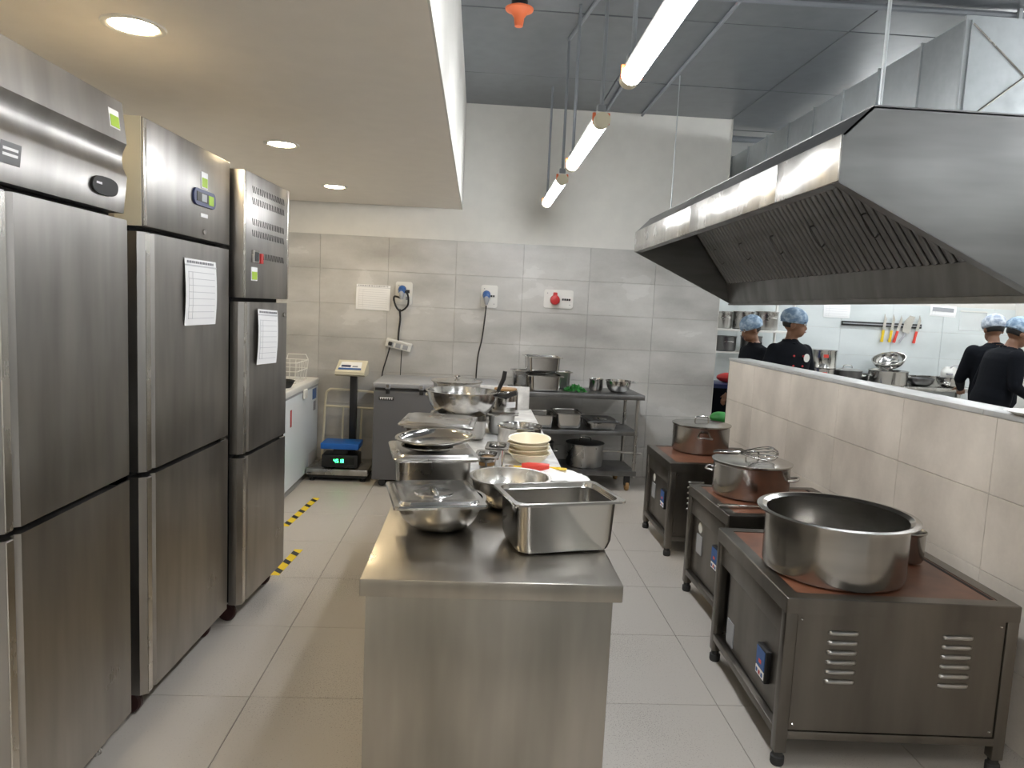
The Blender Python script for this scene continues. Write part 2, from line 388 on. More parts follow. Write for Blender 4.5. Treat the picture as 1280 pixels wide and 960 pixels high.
hp('hanger_rod', tube([(1.42, 5.45, 2.24), (1.42, 5.45, 3.29)], .004), 'galvanized')
# duct
duct = thing('exhaust_duct', 'long galvanized duct under the ceiling behind the extraction hood', 'duct', (2.35, 3.6, 2.5))
ysd = [0, .36, .78, 1.2, 1.62, 2.04, 2.46, 2.88, 3.3, 3.72]
for a_, b_ in zip(ysd, ysd[1:]):
    obj('duct_section', box(0, a_+.002, 0, .62, b_-.002, .53, .003), 'galvanized', duct)
    obj('seam', box(-.010, b_-.008, -.01, .63, b_+.004, .54), 'galvanized', duct)
obj('end_frame', box(-.012, -.012, -.012, .632, .004, .542), 'galvanized', duct)
ef = obj('end_sheet', box(.012, -.02, .012, .608, -.01, .518), 'galvanized', duct)
for p, q in (((.02, -.021, .5), (.6, -.021, .03)), ((.02, -.021, .03), (.6, -.021, .5))):
    obj('cross_break', tube([p, q], .005, 6), 'steel_pale', ef)
obj('drop_collar', box(-.38, .9, -.258, .2, 1.5, .02), 'galvanized', duct)
for yy in (.4, 2.6): obj('hanger', box(.55, yy, .5, .57, yy+.02, .79), 'galvanized', duct)

# ------------------------------------------------------------------ fridges (front faces +X in local space)
def door_bm(w, z0, z1, xf0, th=.055, groove=True):
    p = [(xf0-th, -w/2), (xf0-.02, -w/2), (xf0, -w/2+.016)]
    if groove: p += [(xf0, -w/2+.046), (xf0-.012, -w/2+.052), (xf0-.012, -w/2+.068), (xf0+.001, -w/2+.076)]
    p += [(xf0, w/2-.004), (xf0-.004, w/2), (xf0-th, w/2)]
    return prism(p, z0, z1, 'z')
def strip_parts(d, w, z0, z1, x):
    obj('handle_strip', box(x-.001, -w/2+.017, z0+.004, x+.003, -w/2+.045, z1-.004, .001, 1), 'steel_pale', d)
def fridge(label, X, Y0, Y1, rz, ztop, zgap, zmid, mat, depth=.72, group='tall fridges along the left wall', legs='foot'):
    w = Y1-Y0; yc = (Y0+Y1)/2
    t = thing('upright_fridge', label, 'fridge', (X-math.cos(rz)*depth/2, yc-math.sin(rz)*depth/2, 0), rz, group); x = depth/2
    obj('body', box(-x, -w/2, .1, x-.066, w/2, ztop-.003, .004), mat, t)
    obj('door_gasket', box(x-.066, -w/2+.012, .11, x-.052, w/2-.012, zgap, 0), 'gap_black', t)
    du = obj('door', door_bm(w, zmid+.012, zgap-.018, x), mat, t); strip_parts(du, w, zmid+.012, zgap-.018, x)
    dl = obj('door', door_bm(w, .105, zmid-.006, x), mat, t); strip_parts(dl, w, .105, zmid-.006, x)
    for d_, zz in ((du, zmid+.02), (dl, zmid-.03)):
        obj('hinge', box(x-.05, w/2-.07, zmid-.006, x-.008, w/2-.005, zmid+.012), 'steel_pale', d_)
    for sx_ in (-1, 1):
        for sy in (-1, 1):
            cx, cy = sx_*(x-.09), sy*(w/2-.07)
            if legs == 'foot': obj('foot', lathe([(0, 0), (.026, 0), (.026, .012), (.018, .02), (.018, .1), (0, .1)], 16, None, (cx, cy)), 'steel', t)
            else:
                f_ = obj('caster', lathe([(0, .085), (.022, .085), (.022, .1), (0, .1)], 14, None, (cx, cy)), 'steel_dark', t)
                obj('wheel', xf(lathe([(0, -.014), (.036, -.014), (.042, -.008), (.042, .008), (.036, .014), (0, .014)], 20), (cx, cy, .042), (PI/2, 0, 0)), 'caster_red', f_)
    return t, x, w
t, x, w = fridge('tall two-door steel fridge nearest the camera, with black oval control panel', -1.1, 1.70, 2.335, 0, 2.075, 1.74, .903, 'steel_fridge')
h = obj('header_panel', prism([(x-.07, 2.075), (x-.014, 2.075), (x, 1.952), (x-.006, 1.942), (x-.013, 1.925), (x-.016, 1.905), (x-.013, 1.882), (x-.006, 1.864), (x, 1.852), (x-.012, 1.742), (x-.07, 1.742)], -w/2, w/2, 'y'), 'steel_fridge', t)
def on_front(y0, y1, z0, z1, xx, th=.003, tilt=0): return box(xx, y0, z0, xx+th, y1, z1, min(.001, th/3), 1)
pl = obj('control_panel', xf(prism([(.072*math.copysign(abs(math.cos(a))**.7, math.cos(a)), .026*math.copysign(abs(math.sin(a))**.8, math.sin(a))) for a in [2*PI*i/28 for i in range(28)]], -.004, .006, 'x'), (x-.004, .185, 1.805), (0, .10, 0)), 'black', h)
obj('brand_strip', box(x-.0005, .132, 1.806, x+.003, .162, 1.812), 'ink_pale', pl)
bd = obj('badge', plate([(x-.0073, -.275, 1.785), (x-.0073, -.20, 1.785), (x-.0018, -.20, 1.835), (x-.0018, -.275, 1.835)], .0012), 'steel_dark', h)
for za in (1.803, 1.816): obj('lettering', plate([(x-.0041-(1.81-za)*.11, -.268, za), (x-.0041-(1.81-za)*.11, -.212, za), (x-.0034-(1.81-za)*.11, -.212, za+.0065), (x-.0034-(1.81-za)*.11, -.268, za+.0065)], .0018), 'paper', bd)
st = obj('sticker', plate([(x-.0045, .225, 1.985), (x-.0045, .285, 1.985), (x-.0105, .285, 2.04), (x-.0105, .225, 2.04)], .001), 'paper', h)
obj('green_print', plate([(x-.0033, .230, 1.989), (x-.0033, .280, 1.989), (x-.0070, .280, 2.022), (x-.0070, .230, 2.022)], .0012), 'sticker_green', st)

t, x, w = fridge('middle steel fridge with pale handle strips and blue framed display', -1.083, 2.43, 3.165, R_(-2.2), 2.063, 1.716, .885, 'steel_fridge', .74, legs='caster')
h = obj('header_panel', box(x-.08, -w/2, 1.716, x+.002, w/2, 2.062, .004), 'steel_fridge', t)
obj('side_panel', box(x-.09, -w/2-.003, 1.716, x-.004, -w/2, 2.062), 'plastic_cream', h)
obj('edge_strip', box(x+.001, -w/2, 1.72, x+.004, -w/2+.022, 2.058, .001), 'steel_pale', h)
pl = obj('display', prism([(p_[0]*1+.10, p_[1]+1.872) for p_ in rr(.20, .062, .026)], x, x+.010, 'x'), 'navy', h)
obj('screen', box(x+.009, .02, 1.855, x+.012, .125, 1.89), 'black', pl); obj('window', box(x+.011, .06, 1.858, x+.0135, .105, 1.886), 'freezer_lid', pl)
obj('print', box(x+.009, .13, 1.852, x+.012, .175, 1.888), 'sticker_green', pl)
st = obj('sticker', on_front(.075, .135, 1.91, 1.972, x+.002), 'paper', h); obj('green_print', on_front(.08, .13, 1.915, 1.95, x+.005, .001), 'sticker_green', st)
obj('badge', on_front(.07, .135, 1.80, 1.815, x+.002), 'paper', h)
obj('lock', xf(lathe([(0, 0), (.010, 0), (.010, .006), (0, .006)], 14), (x+.002, .1, 1.745), (0, PI/2, 0)), 'steel_shiny', h)

t, x, w = fridge('narrow far fridge with slotted vents above its doors', -1.0, 3.195, 3.775, R_(-4.0), 2.045, 1.497, .79, 'steel_fridge', .72, legs='caster')
h = obj('header_panel', box(x-.08, -w/2, 1.497, x+.002, w/2, 2.044, .003), 'steel_fridge', t)
bm = bmesh.new()
for row, zz in enumerate((1.975, 1.925, 1.835, 1.785, 1.69)):
    for i in range(19):
        yy = -.19+.40*i/18
        if row == 4 and i < 6: continue
        prism([(yy-.006, zz+.014), (yy-.001, zz+.014), (yy+.008, zz-.014), (yy+.003, zz-.014)], x, x+.0032, 'x', bm)
o = obj('vent_slots', bm, 'gap_black', h); o['kind'] = 'stuff'
dp = obj('thermostat', on_front(-.20, -.135, 1.655, 1.71, x+.002, .012), 'steel', h); obj('screen', on_front(-.19, -.145, 1.662, 1.703, x+.0135, .002), 'black', dp)
obj('switch', on_front(-.118, -.09, 1.655, 1.70, x+.002, .014), 'red', h)
st = obj('sticker', on_front(-.205, -.135, 1.575, 1.635, x+.002), 'paper', h); obj('green_print', on_front(-.2, -.14, 1.58, 1.615, x+.005, .001), 'sticker_green', st)
obj('edge_strip', box(x+.001, -w/2, 1.5, x+.004, -w/2+.02, 2.04, .001), 'steel_pale', h)
obj('edge_strip', box(x+.001, w/2-.02, 1.5, x+.004, w/2, 2.04, .001), 'steel_pale', h)
obj('lock', xf(lathe([(0, 0), (.011, 0), (.011, .008), (0, .008)], 14), (x+.001, w/2-.06, 1.42), (0, PI/2, 0)), 'steel_shiny', t)
# printed sheets
def sheet(name, label, loc, rz, w, h, lines, tilt=0.0, strip=True):
    """sheet faces local -Y"""
    t = thing(name, label, 'paper', loc, rz); t.rotation_euler = (0, tilt, rz)
    bm = bmesh.new(); n = 8
    for i in range(n+1):
        z = h*i/n; y = -.003-.010*math.sin(PI*(1-i/n))*(.6 if i < n else 0)
        for u in (-w/2, w/2): bm.verts.new((u, y, z))
    bm.verts.ensure_lookup_table()
    for i in range(n): bm.faces.new((bm.verts[2*i], bm.verts[2*i+1], bm.verts[2*i+3], bm.verts[2*i+2]))
    r = bmesh.ops.extrude_face_region(bm, geom=list(bm.faces))
    for v in [g for g in r['geom'] if isinstance(g, bmesh.types.BMVert)]: v.co.y += .0008
    s = obj('page', bm, 'paper', t)
    def yat(z): i = z/h; return -.0042-.010*math.sin(PI*(1-i))*.6
    bm = bmesh.new()
    for k in range(lines):
        z = h*(.10+.70*k/max(1, lines-1)); bx(bm, -w*.42, yat(z)-.0006, z, w*.42, yat(z)+.0003, z+.0022)
    z0_, z1_ = h*.10, h*.80
    for u in (-.42, -.30):
        for q in range(8):
            za, zb = z0_+(z1_-z0_)*q/8, z0_+(z1_-z0_)*(q+1)/8
            bx(bm, w*u, min(yat(za), yat(zb))-.0004, za, w*u+.0014, min(yat(za), yat(zb))+.0004, zb)
    o = obj('printed_table', bm, 'ink_pale', s); o['kind'] = 'stuff'
    if strip:
        bm = bmesh.new(); z = h*.935; u = -w*.44
        while u < w*.42:
            l = random.choice((.008, .012, .018)); bx(bm, u, yat(z)-.0008, z, u+l, yat(z)+.0002, z+.009); u += l+.007
        obj('heading', bm, 'ink', s); obj('tape_strip', box(-w/2, yat(h*.9)-.0008, h*.89, w/2, yat(h*.9)+.0002, h*.912), 'ink_pale', s)
    return t
sheet('paper_notice', 'white printed sheet taped to the upper door of the middle fridge', (-1.079, 2.868, 1.385), PI/2+R_(-2.2), .285, .25, 8)
sheet('paper_notice', 'white printed sheet taped to the upper door of the narrow far fridge', (-.993, 3.46, 1.19), PI/2+R_(-4), .255, .255, 8, R_(2))
sheet('paper_notice', 'landscape printed sheet on the tiled wall beside a socket', (-.935, YB-.005, 1.435), 0, .30, .222, 9, R_(1))

# ------------------------------------------------------------------ back wall fittings
def socket(label, x0, z0, w, h, cat='socket'):
    t = thing('wall_socket', label, cat, (x0, YB-.003, z0))
    obj('frame', prism(rr(w+.03, h+.03, .02), -.012, 0, 'y'), 'plastic_white', t)
    obj('plate', prism(rr(w, h, .008), -.018, -.011, 'y'), 'plastic_white', t, label='pale faceplate')
    for sx_ in (-1, 1): obj('screw', xf(lathe([(0, 0), (.005, 0), (.005, .003), (0, .003)], 10), (sx_*(w/2-.015), -.017, sx_*-(h/2-.018)), (PI/2, 0, 0)), 'ink', t)
    return t
def plug(label, x, z, mat):
    t = thing('industrial_plug', label, 'plug', (x, YB-.02, z))
    obj('shell', xf(lathe([(0, 0), (.034, 0), (.034, .03), (.028, .034), (.028, .07), (.02, .08), (0, .08)], 20), (0, 0, .01), (PI/2+.5, 0, 0)), mat, t)
    obj('grip', tube([(0, -.055, -.02), (0, -.065, -.05), (0, -.062, -.085)], [.026, .023, .014], 14), 'freezer_lid', t)
    return t
t = socket('tall socket plate with blue plug and looped black cable', -.66, 1.597, .12, .17); obj('switch', box(.018, -.024, .0, .05, -.016, .03, .002), 'black', t); obj('switch', box(.018, -.024, -.06, .05, -.016, -.03, .002), 'ink', t)
plug('blue plug in the left wall socket above the power strip', -.675, 1.625, 'blue')
t = socket('tall socket plate with blue plug and straight black cable', .10, 1.604, .12, .17); 
for dx in (.012, .032): obj('switch', box(dx, -.024, -.005, dx+.016, -.016, .012, .002), 'black', t)
plug('blue plug in the socket above the grey chest freezer', .075, 1.615, 'blue')
t = socket('wide socket plate with red plug and black breakers', .725, 1.61, .235, .135)
for k in range(4): obj('breaker', box(.03+k*.02, -.026, -.012, .046+k*.02, -.016, .006, .002), 'black', t)
t = thing('industrial_plug', 'red round plug in the wide wall socket', 'plug', (.69, YB-.02, 1.605))
obj('shell', xf(lathe([(0, 0), (.042, 0), (.045, .015), (.040, .045), (.03, .05), (0, .05)], 22), (0, 0, -.005), (PI/2, 0, 0)), 'red', t); obj('flap', box(-.018, -.04, .03, .018, -.004, .062, .006), 'red', t)
def cable(label, pts, r=.005, n=6, cat='cable'): tag(obj('cable', tube(smooth_pts(pts, n), r, 6), 'black'), label, cat)
yb = YB-.02
cable('black cable looping from the blue plug down to the power strip', [(-.675, yb-.07, 1.55), (-.74, yb-.05, 1.56), (-.725, yb-.04, 1.48), (-.68, yb-.03, 1.44), (-.62, yb-.04, 1.49), (-.62, yb-.05, 1.58), (-.66, yb-.05, 1.62)], .009)
cable('black cable hanging from the loop to the power strip', [(-.69, yb-.02, 1.455), (-.685, yb-.012, 1.36), (-.695, yb-.012, 1.26), (-.695, yb-.03, 1.165)], .009)
cable('black cable from the blue plug down behind the grey freezer', [(.075, yb-.06, 1.52), (.068, yb-.03, 1.40), (.05, yb-.015, 1.22), (.02, yb-.015, 1.05), (.01, yb-.01, .80)], .006)
t = thing('power_strip', 'white power strip hanging tilted on the tiled wall', 'power strip', (-.69, YB-.006, 1.135)); t.rotation_euler = (0, R_(12), 0)
obj('body', box(-.115, -.05, -.038, .115, -.002, .038, .006), 'plastic_white', t); obj('top_ridge', box(-.115, -.056, .016, .115, -.048, .038, .003), 'plastic_white', t)
for k in range(3): obj('outlet', box(-.09+k*.065, -.053, -.028, -.045+k*.065, -.049, .010, .003), 'freezer_lid', t)
obj('plug', box(-.09, -.085, -.02, -.055, -.052, .012, .008), 'black', t)
cable('thin black cable from the power strip to the chest freezer', [(-.765, yb-.06, 1.11), (-.79, yb-.03, 1.02), (-.825, yb-.015, .90), (-.835, yb-.015, .80)], .006)
cable('thin grey cable hanging from the power strip', [(-.66, yb-.03, 1.10), (-.665, yb-.02, 1.0), (-.67, yb-.015, .80)], .004)

# ------------------------------------------------------------------ grey chest freezer
t = thing('chest_freezer', 'grey chest freezer against the tiled wall behind the pans', 'freezer', (-.305, 6.13, 0)); w, d = .505, .325
obj('body', box(-w, -d, .06, w, d, .80, .015, 3), 'freezer_grey', t)
obj('lid_seal', box(-w+.01, -d+.01, .80, w-.01, d-.01, .822), 'rubber', t)
ld = obj('lid', box(-w-.006, -d-.012, .822, w+.006, d, .866, .012, 3), 'freezer_lid', t)
for xx in (-.39, -.12): 
    lk = obj('lid_lock', box(xx-.02, -d-.026, .815, xx+.02, -d-.008, .862, .006), 'freezer_lid', ld); obj('knob', xf(lathe([(0, 0), (.014, 0), (.012, .01), (0, .01)], 14), (xx, -d-.026, .84), (PI/2, 0, 0)), 'steel_shiny', lk)
    obj('catch', box(xx-.016, -d-.014, .775, xx+.016, -d+.002, .81, .004), 'black', t)
nm = obj('name_plate', box(-w+.045, -d-.004, .722, -w+.165, -d+.001, .752, .002), 'black', t)
obj('lettering', box(-w+.052, -d-.006, .740, -w+.158, -d-.003, .747), 'paper', nm)
for k in range(6): obj('lettering', box(-w+.054+k*.018, -d-.006, .728, -w+.062+k*.018, -d-.003, .742), 'paper', nm)
for sx_ in (-1, 1):
    for sy in (-1, 1): obj('caster', xf(lathe([(0, -.013), (.03, -.013), (.03, .013), (0, .013)], 16), (sx_*(w-.08), sy*(d-.06), .03), (PI/2, 0, 0)), 'rubber', t)

# ------------------------------------------------------------------ white chest freezer and basket
t = thing('chest_freezer', 'white chest freezer standing beyond the narrow far fridge', 'freezer', (-1.655, 5.62, 0)); w, d = .275, .78
obj('body', box(-w, -d, .05, w, d, .765, .012, 3), 'freezer_white', t)
ld = obj('lid', box(-w, -d, .765, w+.008, d, .822, .012, 3), 'plastic_white', t)
obj('edge_trim', box(w-.004, -d+.01, .752, w+.003, d-.01, .768), 'freezer_lid', t)
obj('lid_handle', box(w+.004, .20, .70, w+.022, .30, .775, .006), 'plastic_white', ld)
obj('sticker', box(w, -.17, .53, w+.002, -.13, .66), 'red', t, label='colour sticker'); obj('sticker', box(w, .56, .65, w+.002, .70, .74), 'blue', t); obj('sticker', box(w, .60, .55, w+.002, .68, .63), 'ink', t)
obj('vent_grille', box(w, .45, .08, w+.002, .68, .2), 'ink_pale', t)
for sx_ in (-1, 1):
    for sy in (-1, 1): obj('foot', lathe([(0, 0), (.02, 0), (.02, .05), (0, .05)], 12, None, (sx_*(w-.05), sy*(d-.06))), 'black', t)
t = thing('wire_basket', 'white wire basket on top of the white chest freezer', 'basket', (-1.55, 5.98, .822))
bm = bmesh.new(); 
for z, s in ((.004, .9), (.10, 1.0), (.17, 1.0)):
    p = [(x_*s, y_*s, z) for x_, y_ in rr(.26, .40, .03)]; tube(p+[p[0]], .004, 6, bm)
obj('rings', bm, 'plastic_white', t)
for i, (x_, y_) in enumerate([(-.13+.26*k/5, s*.2) for k in range(6) for s in (-1, 1)]+[(s*.13, -.15+.3*k/5) for k in range(6) for s in (-1, 1)]):
    obj('wire', tube([(x_*.9, y_*.9, .004), (x_, y_, .17)], .0028, 6), 'plastic_white', t)
obj('handle', tube([(-.05, .2, .17), (-.05, .24, .21), (.10, .24, .21), (.13, .2, .17)], .004, 6), 'plastic_white', t)
tag(obj('dark_pan', xf(lathe([(0, 0), (.09, 0), (.12, .05), (.125, .05), (.095, -.004), (0, -.004)], 28), (-1.50, 5.55, .827)), 'black'), 'dark pan on the white freezer lid half hidden by the fridge', 'pan')

# ------------------------------------------------------------------ platform scale and small blue scale
t = thing('platform_scale', 'platform weighing scale with black column and cream display head', 'scale', (-1.115, 6.16, 0))
obj('deck', box(-.255, -.225, .055, .255, .225, .105, .004), 'steel', t); obj('underframe', box(-.24, -.21, .03, .24, .21, .055), 'black', t)
for sx_ in (-1, 1):
    for sy in (-1, 1): obj('foot', lathe([(0, 0), (.022, 0), (.022, .012), (.01, .016), (.01, .035), (0, .035)], 14, None, (sx_*.21, sy*.18)), 'rubber', t)
obj('column', box(.028, .15, .105, .088, .20, .88, .004), 'black', t)
hd = obj('display_head', prism([(.02, .865), (.24, .865), (.24, .93), (.19, .99), (.02-.03, .905), (-.01, .88)], -.075, .175, 'x'), 'plastic_cream', t)
def headp(y): return .905+(y+.01)/(.20)*.085
fpl = obj('face_plate', plate([(-.055, .02, headp(.02)), (.14, .02, headp(.02)), (.13, .155, headp(.155)), (-.045, .155, headp(.155))], .002), 'paper', hd)
obj('screen', plate([(-.035, .065, headp(.065)+.003), (.045, .065, headp(.065)+.003), (.045, .095, headp(.095)+.003), (-.035, .095, headp(.095)+.003)], .002), 'navy', fpl)
obj('keys', plate([(.06, .065, headp(.065)+.003), (.105, .065, headp(.065)+.003), (.105, .085, headp(.085)+.003), (.06, .085, headp(.085)+.003)], .002), 'ink', fpl)
obj('blue_band', plate([(-.055, .02, headp(.02)+.003), (.14, .02, headp(.02)+.003), (.137, .048, headp(.048)+.003), (-.052, .048, headp(.048)+.003)], .002), 'blue', fpl)
obj('guard_rail', tube(smooth_pts([(-.215, .21, .10), (-.20, .21, .45), (-.19, .21, .66), (-.165, .21, .715), (-.10, .21, .725), (.19, .21, .715), (.24, .21, .69), (.258, .21, .6), (.262, .21, .10)], 5), .011, 8), 'plastic_cream', t)
obj('cross_bar', tube([(-.195, .21, .575), (.258, .21, .565)], .010, 8), 'plastic_cream', t)
for xx in (-.035, .125): obj('upright_bar', tube([(xx, .21, .57), (xx-.006, .21, .105)], .009, 8), 'plastic_cream', t)
t = thing('bench_scale', 'small scale with blue tray and green lit digits', 'scale', (-1.10, 6.07, .105))
obj('base', box(-.15, -.10, .008, .15, .10, .115, .008), 'black', t)
obj('tray_stem', box(-.06, -.06, .115, .06, .06, .165), 'black', t); obj('tray', box(-.158, -.115, .165, .158, .12, .215, .008), 'blue_bright', t)
cpn = obj('display', box(-.08, -.108, .035, .12, -.098, .10, .004), 'gap_black', t)
SEG = {'4': 'bcfg', '5': 'afgcd', '1': 'bc', '8': 'abcdefg', '0': 'abcdef'}
def seven(dg, x, z, s, parent, y):
    sg = {'a': (0, 2, 1, 2), 'b': (1, 1, 1, 2), 'c': (1, 0, 1, 1), 'd': (0, 0, 1, 0), 'e': (0, 0, 0, 1), 'f': (0, 1, 0, 2), 'g': (0, 1, 1, 1)}
    bm = bmesh.new()
    for k in SEG[dg]:
        a_, b_, c_, d_ = sg[k]; e = s*.14; bx(bm, x+a_*s-e, y-.001, z+b_*s-e, x+c_*s+e, y, z+d_*s+e)
    obj('digit', bm, 'led_green', parent)
for k, dg in enumerate('4518'): seven(dg, -.045+k*.022, .055, .0125, cpn, -.108)
for sx_ in (-1, 1):
    for sy in (-1, 1): obj('foot', lathe([(0, 0), (.012, 0), (.012, .01), (0, .01)], 10, None, (sx_*.12, sy*.08)), 'rubber', t)

# ------------------------------------------------------------------ hazard tape on the floor
def tape(label, p0, p1, w, n):
    p0, p1 = Vector((*p0, .0008)), Vector((*p1, .0008)); d = (p1-p0).normalized(); q = Vector((-d.y, d.x, 0))*w/2; L = (p1-p0).length
    t = thing('hazard_tape', label, 'floor tape', p0)
    obj('strip', plate([-q, d*L-q, d*L+q, q], .0008), 'tape_yellow', t)
    for k in range(n):
        a = d*L*(k+.3)/n; b_ = d*L*(k+.65)/n; s = d*.02
        obj('stripe', plate([a-q*.98-s, b_-q*.98-s, b_+q*.98+s, a+q*.98+s], .0014), 'black', t)
tape('far strip of yellow and black hazard tape by the white freezer', (-1.215, 4.70), (-1.165, 5.42), .05, 5)
tape('near strip of yellow and black hazard tape beside the narrow fridge', (-1.045, 3.84), (-1.015, 4.26), .05, 3)

# ------------------------------------------------------------------ steel counter + marble counter
CZ = .85
t = thing('steel_counter', 'stainless steel work counter in the middle of the aisle', 'counter', (.064, 1.665, 0))
obj('worktop', box(-.318, 0, CZ-.045, .318, 1.06, CZ, .004, 2), 'steel_counter', t)
obj('cabinet', box(-.305, .018, .08, .298, 1.05, CZ-.045, .003, 2), 'steel_counter', t)
obj('plinth', box(-.28, .06, 0, .28, 1.03, .08), 'steel_dark', t)
t = thing('marble_counter', 'counter with pale marble top and end upstand behind the steel one', 'counter', (.064, 2.73, 0))
obj('cabinet', box(-.305, .005, .0, .298, 1.94, CZ-.03, .003), 'steel_counter', t)
for a_, b_ in ((0, .98), (.983, 1.96)): obj('marble_slab', box(-.318, a_, CZ-.03, .316, b_, CZ, .002), 'marble', t)
obj('upstand', box(-.318, 1.93, CZ, .298, 1.96, .998, .002), 'marble', t)

# ------------------------------------------------------------------ cookware builders
def gn_bm(w, d, h, rim=.013, r=.035, th=.0018, taper=.010):
    L = [rloop(w, d, .018, h-.006), rloop(w, d, .018, h), rloop(w-2*rim, d-2*rim, r, h), rloop(w-2*rim-.004, d-2*rim-.004, r, h-.012),
         rloop(w-2*rim-.010, d-2*rim-.010, r, h-.014), rloop(w-2*rim-taper-.010, d-2*rim-taper-.010, r, .03), rloop(w-2*rim-taper-.022, d-2*rim-taper-.022, r, .010), rloop(w-2*rim-taper-.05, d-2*rim-taper-.05, r, .003)]
    O = [rloop(w-2*rim-taper-.048, d-2*rim-taper-.048, r, 0), rloop(w-2*rim-taper-.018, d-2*rim-taper-.018, r, .007), rloop(w-2*rim-taper-.006, d-2*rim-taper-.006, r, .029), rloop(w-2*rim-.006, d-2*rim-.006, r, h-.013), rloop(w-2*rim, d-2*rim, r, h-.004), rloop(w-.003, d-.003, .017, h-.006)]
    bm = loft(L, None, False, True); loft(O, bm, True, False); bmesh.ops.remove_doubles(bm, verts=bm.verts, dist=1e-6); return bm
def pan(label, loc, rz, w, d, h, mat='steel_shiny', group=None, tilt=(0, 0)):
    o = obj('food_pan', gn_bm(w, d, h), mat, None, loc, (tilt[0], tilt[1], rz)); return tag(o, label, 'food pan', group)
def pan_lid(label, loc, rz, w, d, mat='steel_shiny', tilt=(0, 0), knob=True):
    t = thing('pan_lid', label, 'lid', loc, rz); t.rotation_euler = (tilt[0], tilt[1], rz)
    L = [rloop(w-.002, d-.002, .012, -.006), rloop(w, d, .013, 0), rloop(w-.006, d-.006, .013, .004), rloop(w-.034, d-.034, .03, .004), rloop(w-.044, d-.044, .03, .0105), rloop(w-.056, d-.056, .03, .0105), rloop(w-.085, d-.085, .05, .004), rloop(w*.5, d*.5, .06, .004)]
    bm = loft(L, None, True, True)
    obj('plate', bm, mat, t)
    k = min(w, d)
    if knob:
        obj('recess', lathe([(.001, .0045), (k*.13, .0048), (k*.20, .0075), (k*.215, .0075), (k*.225, .004)], 32), 'steel_shiny', t)
        obj('handle', box(-.007, -k*.2, .005, .007, k*.2, .013, .003), 'steel_shiny', t)
    return t
def bowl_prof(r, h, rb, th=.0025, lip=.010):
    o = []
    for i in range(9): a = PI/2*i/8; o.append((rb+(r-rb)*math.sin(a), h*(1-math.cos(a))))
    return [(0, 0)]+o+[(r+lip, h), (r+lip, h+.003), (r-.001, h+.003)]+[(x_-th, z_+th) for x_, z_ in reversed(o[:-1])]+[(0, th)]
def bowl(label, loc, r, h, rb, mat='steel_shiny', name='mixing_bowl', cat='bowl', group=None, rot=(0, 0, 0), lip=.010):
    return tag(obj(name, lathe(bowl_prof(r, h, rb, .0025, lip), 48), mat, None, loc, rot), label, cat, group)
def pot_prof(r, h, flare=.012, th=.003, rb=.02):
    return [(0, 0), (r-rb, 0), (r-rb*.3, rb*.3), (r, rb), (r, h-.012), (r+flare*.5, h-.006), (r+flare, h-.004), (r+flare, h), (r+flare*.4, h+.002), (r-th, h-.008), (r-th, rb), (r-th-rb*.7, th+.002), (0, th)]
def pot(label, loc, r, h, handles=0, hang=0.0, mat='steel_pot', flare=.008, name='cooking_pot', cat='pot', zh=.62, longh=None, group=None):
    t = thing(name, label, cat, loc, 0, group)
    obj('body', lathe(pot_prof(r, h, flare), 56), mat, t)
    for k in range(handles):
        a = hang+PI*k; ca, sa = math.cos(a), math.sin(a); q = .045; z = h*zh
        def L(rad, tn, dz=0): return (ca*rad-sa*tn, sa*rad+ca*tn, z+dz)
        obj('handle', tube(smooth_pts([L(r-.002, -q), L(r+.03, -q*.95, .004), L(r+.038, -q*.5, .006), L(r+.038, q*.5, .006), L(r+.03, q*.95, .004), L(r-.002, q)], 4), .006, 8), 'steel', t)
    if longh is not None:
        a, ln_ = longh; ca, sa = math.cos(a), math.sin(a)
        obj('long_handle', tube([(ca*(r-.002), sa*(r-.002), h*.7), (ca*(r+.05), sa*(r+.05), h*.74), (ca*(r+ln_), sa*(r+ln_), h*.74)], [.012, .009, .011], 10), 'steel', t)
    return t
def pot_lid(label, loc, r, hang=0.0, mat='steel_pot', dome=.022, style='bar'):
    t = thing('pot_lid', label, 'lid', loc)
    obj('disc', lathe([(0, dome), (r*.35, dome*.94), (r*.7, dome*.7), (r*.92, dome*.2), (r*.97, .002), (r+.006, .002), (r+.006, -.002), (r*.95, -.003), (r*.7, dome*.7-.003), (0, dome-.003)], 48), mat, t)
    ca, sa = math.cos(hang), math.sin(hang); q = .05
    if style == 'knob': obj('knob', lathe([(0, dome-.002), (.008, dome-.002), (.008, dome+.008), (.018, dome+.012), (.016, dome+.02), (0, dome+.022)], 16), 'steel_shiny', t)
    else: obj('handle', tube(smooth_pts([(ca*-q, sa*-q, dome-.002), (ca*-q*.8, sa*-q*.8, dome+.03), (ca*q*.8, sa*q*.8, dome+.03), (ca*q, sa*q, dome-.002)], 4), .005, 8), 'steel_shiny', t)
    return t

# on the steel counter
pan('deep rectangular food pan at the front right of the steel counter', (.247, 1.968, CZ), R_(14), .318, .235, .148, 'steel_shiny')
bowl('round steel bowl under a rectangular lid at the counter front', (-.088, 2.085, CZ), .128, .092, .045)
pan_lid('rectangular steel lid lying on the round bowl at the counter front', (-.105, 2.077, CZ+.1025), R_(11), .262, .325, tilt=(R_(-1.5), 0))
bowl('open round steel bowl behind the deep front pan', (.133, 2.335, CZ), .128, .10, .05, 'steel_pale')
pan('deep food pan holding stacked dishes on the left of the counter', (-.135, 2.45, CZ), R_(10), .272, .28, .150, 'steel')
pan_lid('grey food pan lid under the tilted shiny dishes', (-.135, 2.45, CZ+.157), R_(10), .285, .31, 'steel')
bowl('small shiny dish resting on the food pan lid', (-.15, 2.42, CZ+.1685), .080, .010, .055, 'steel_shiny', 'serving_dish', 'dish')
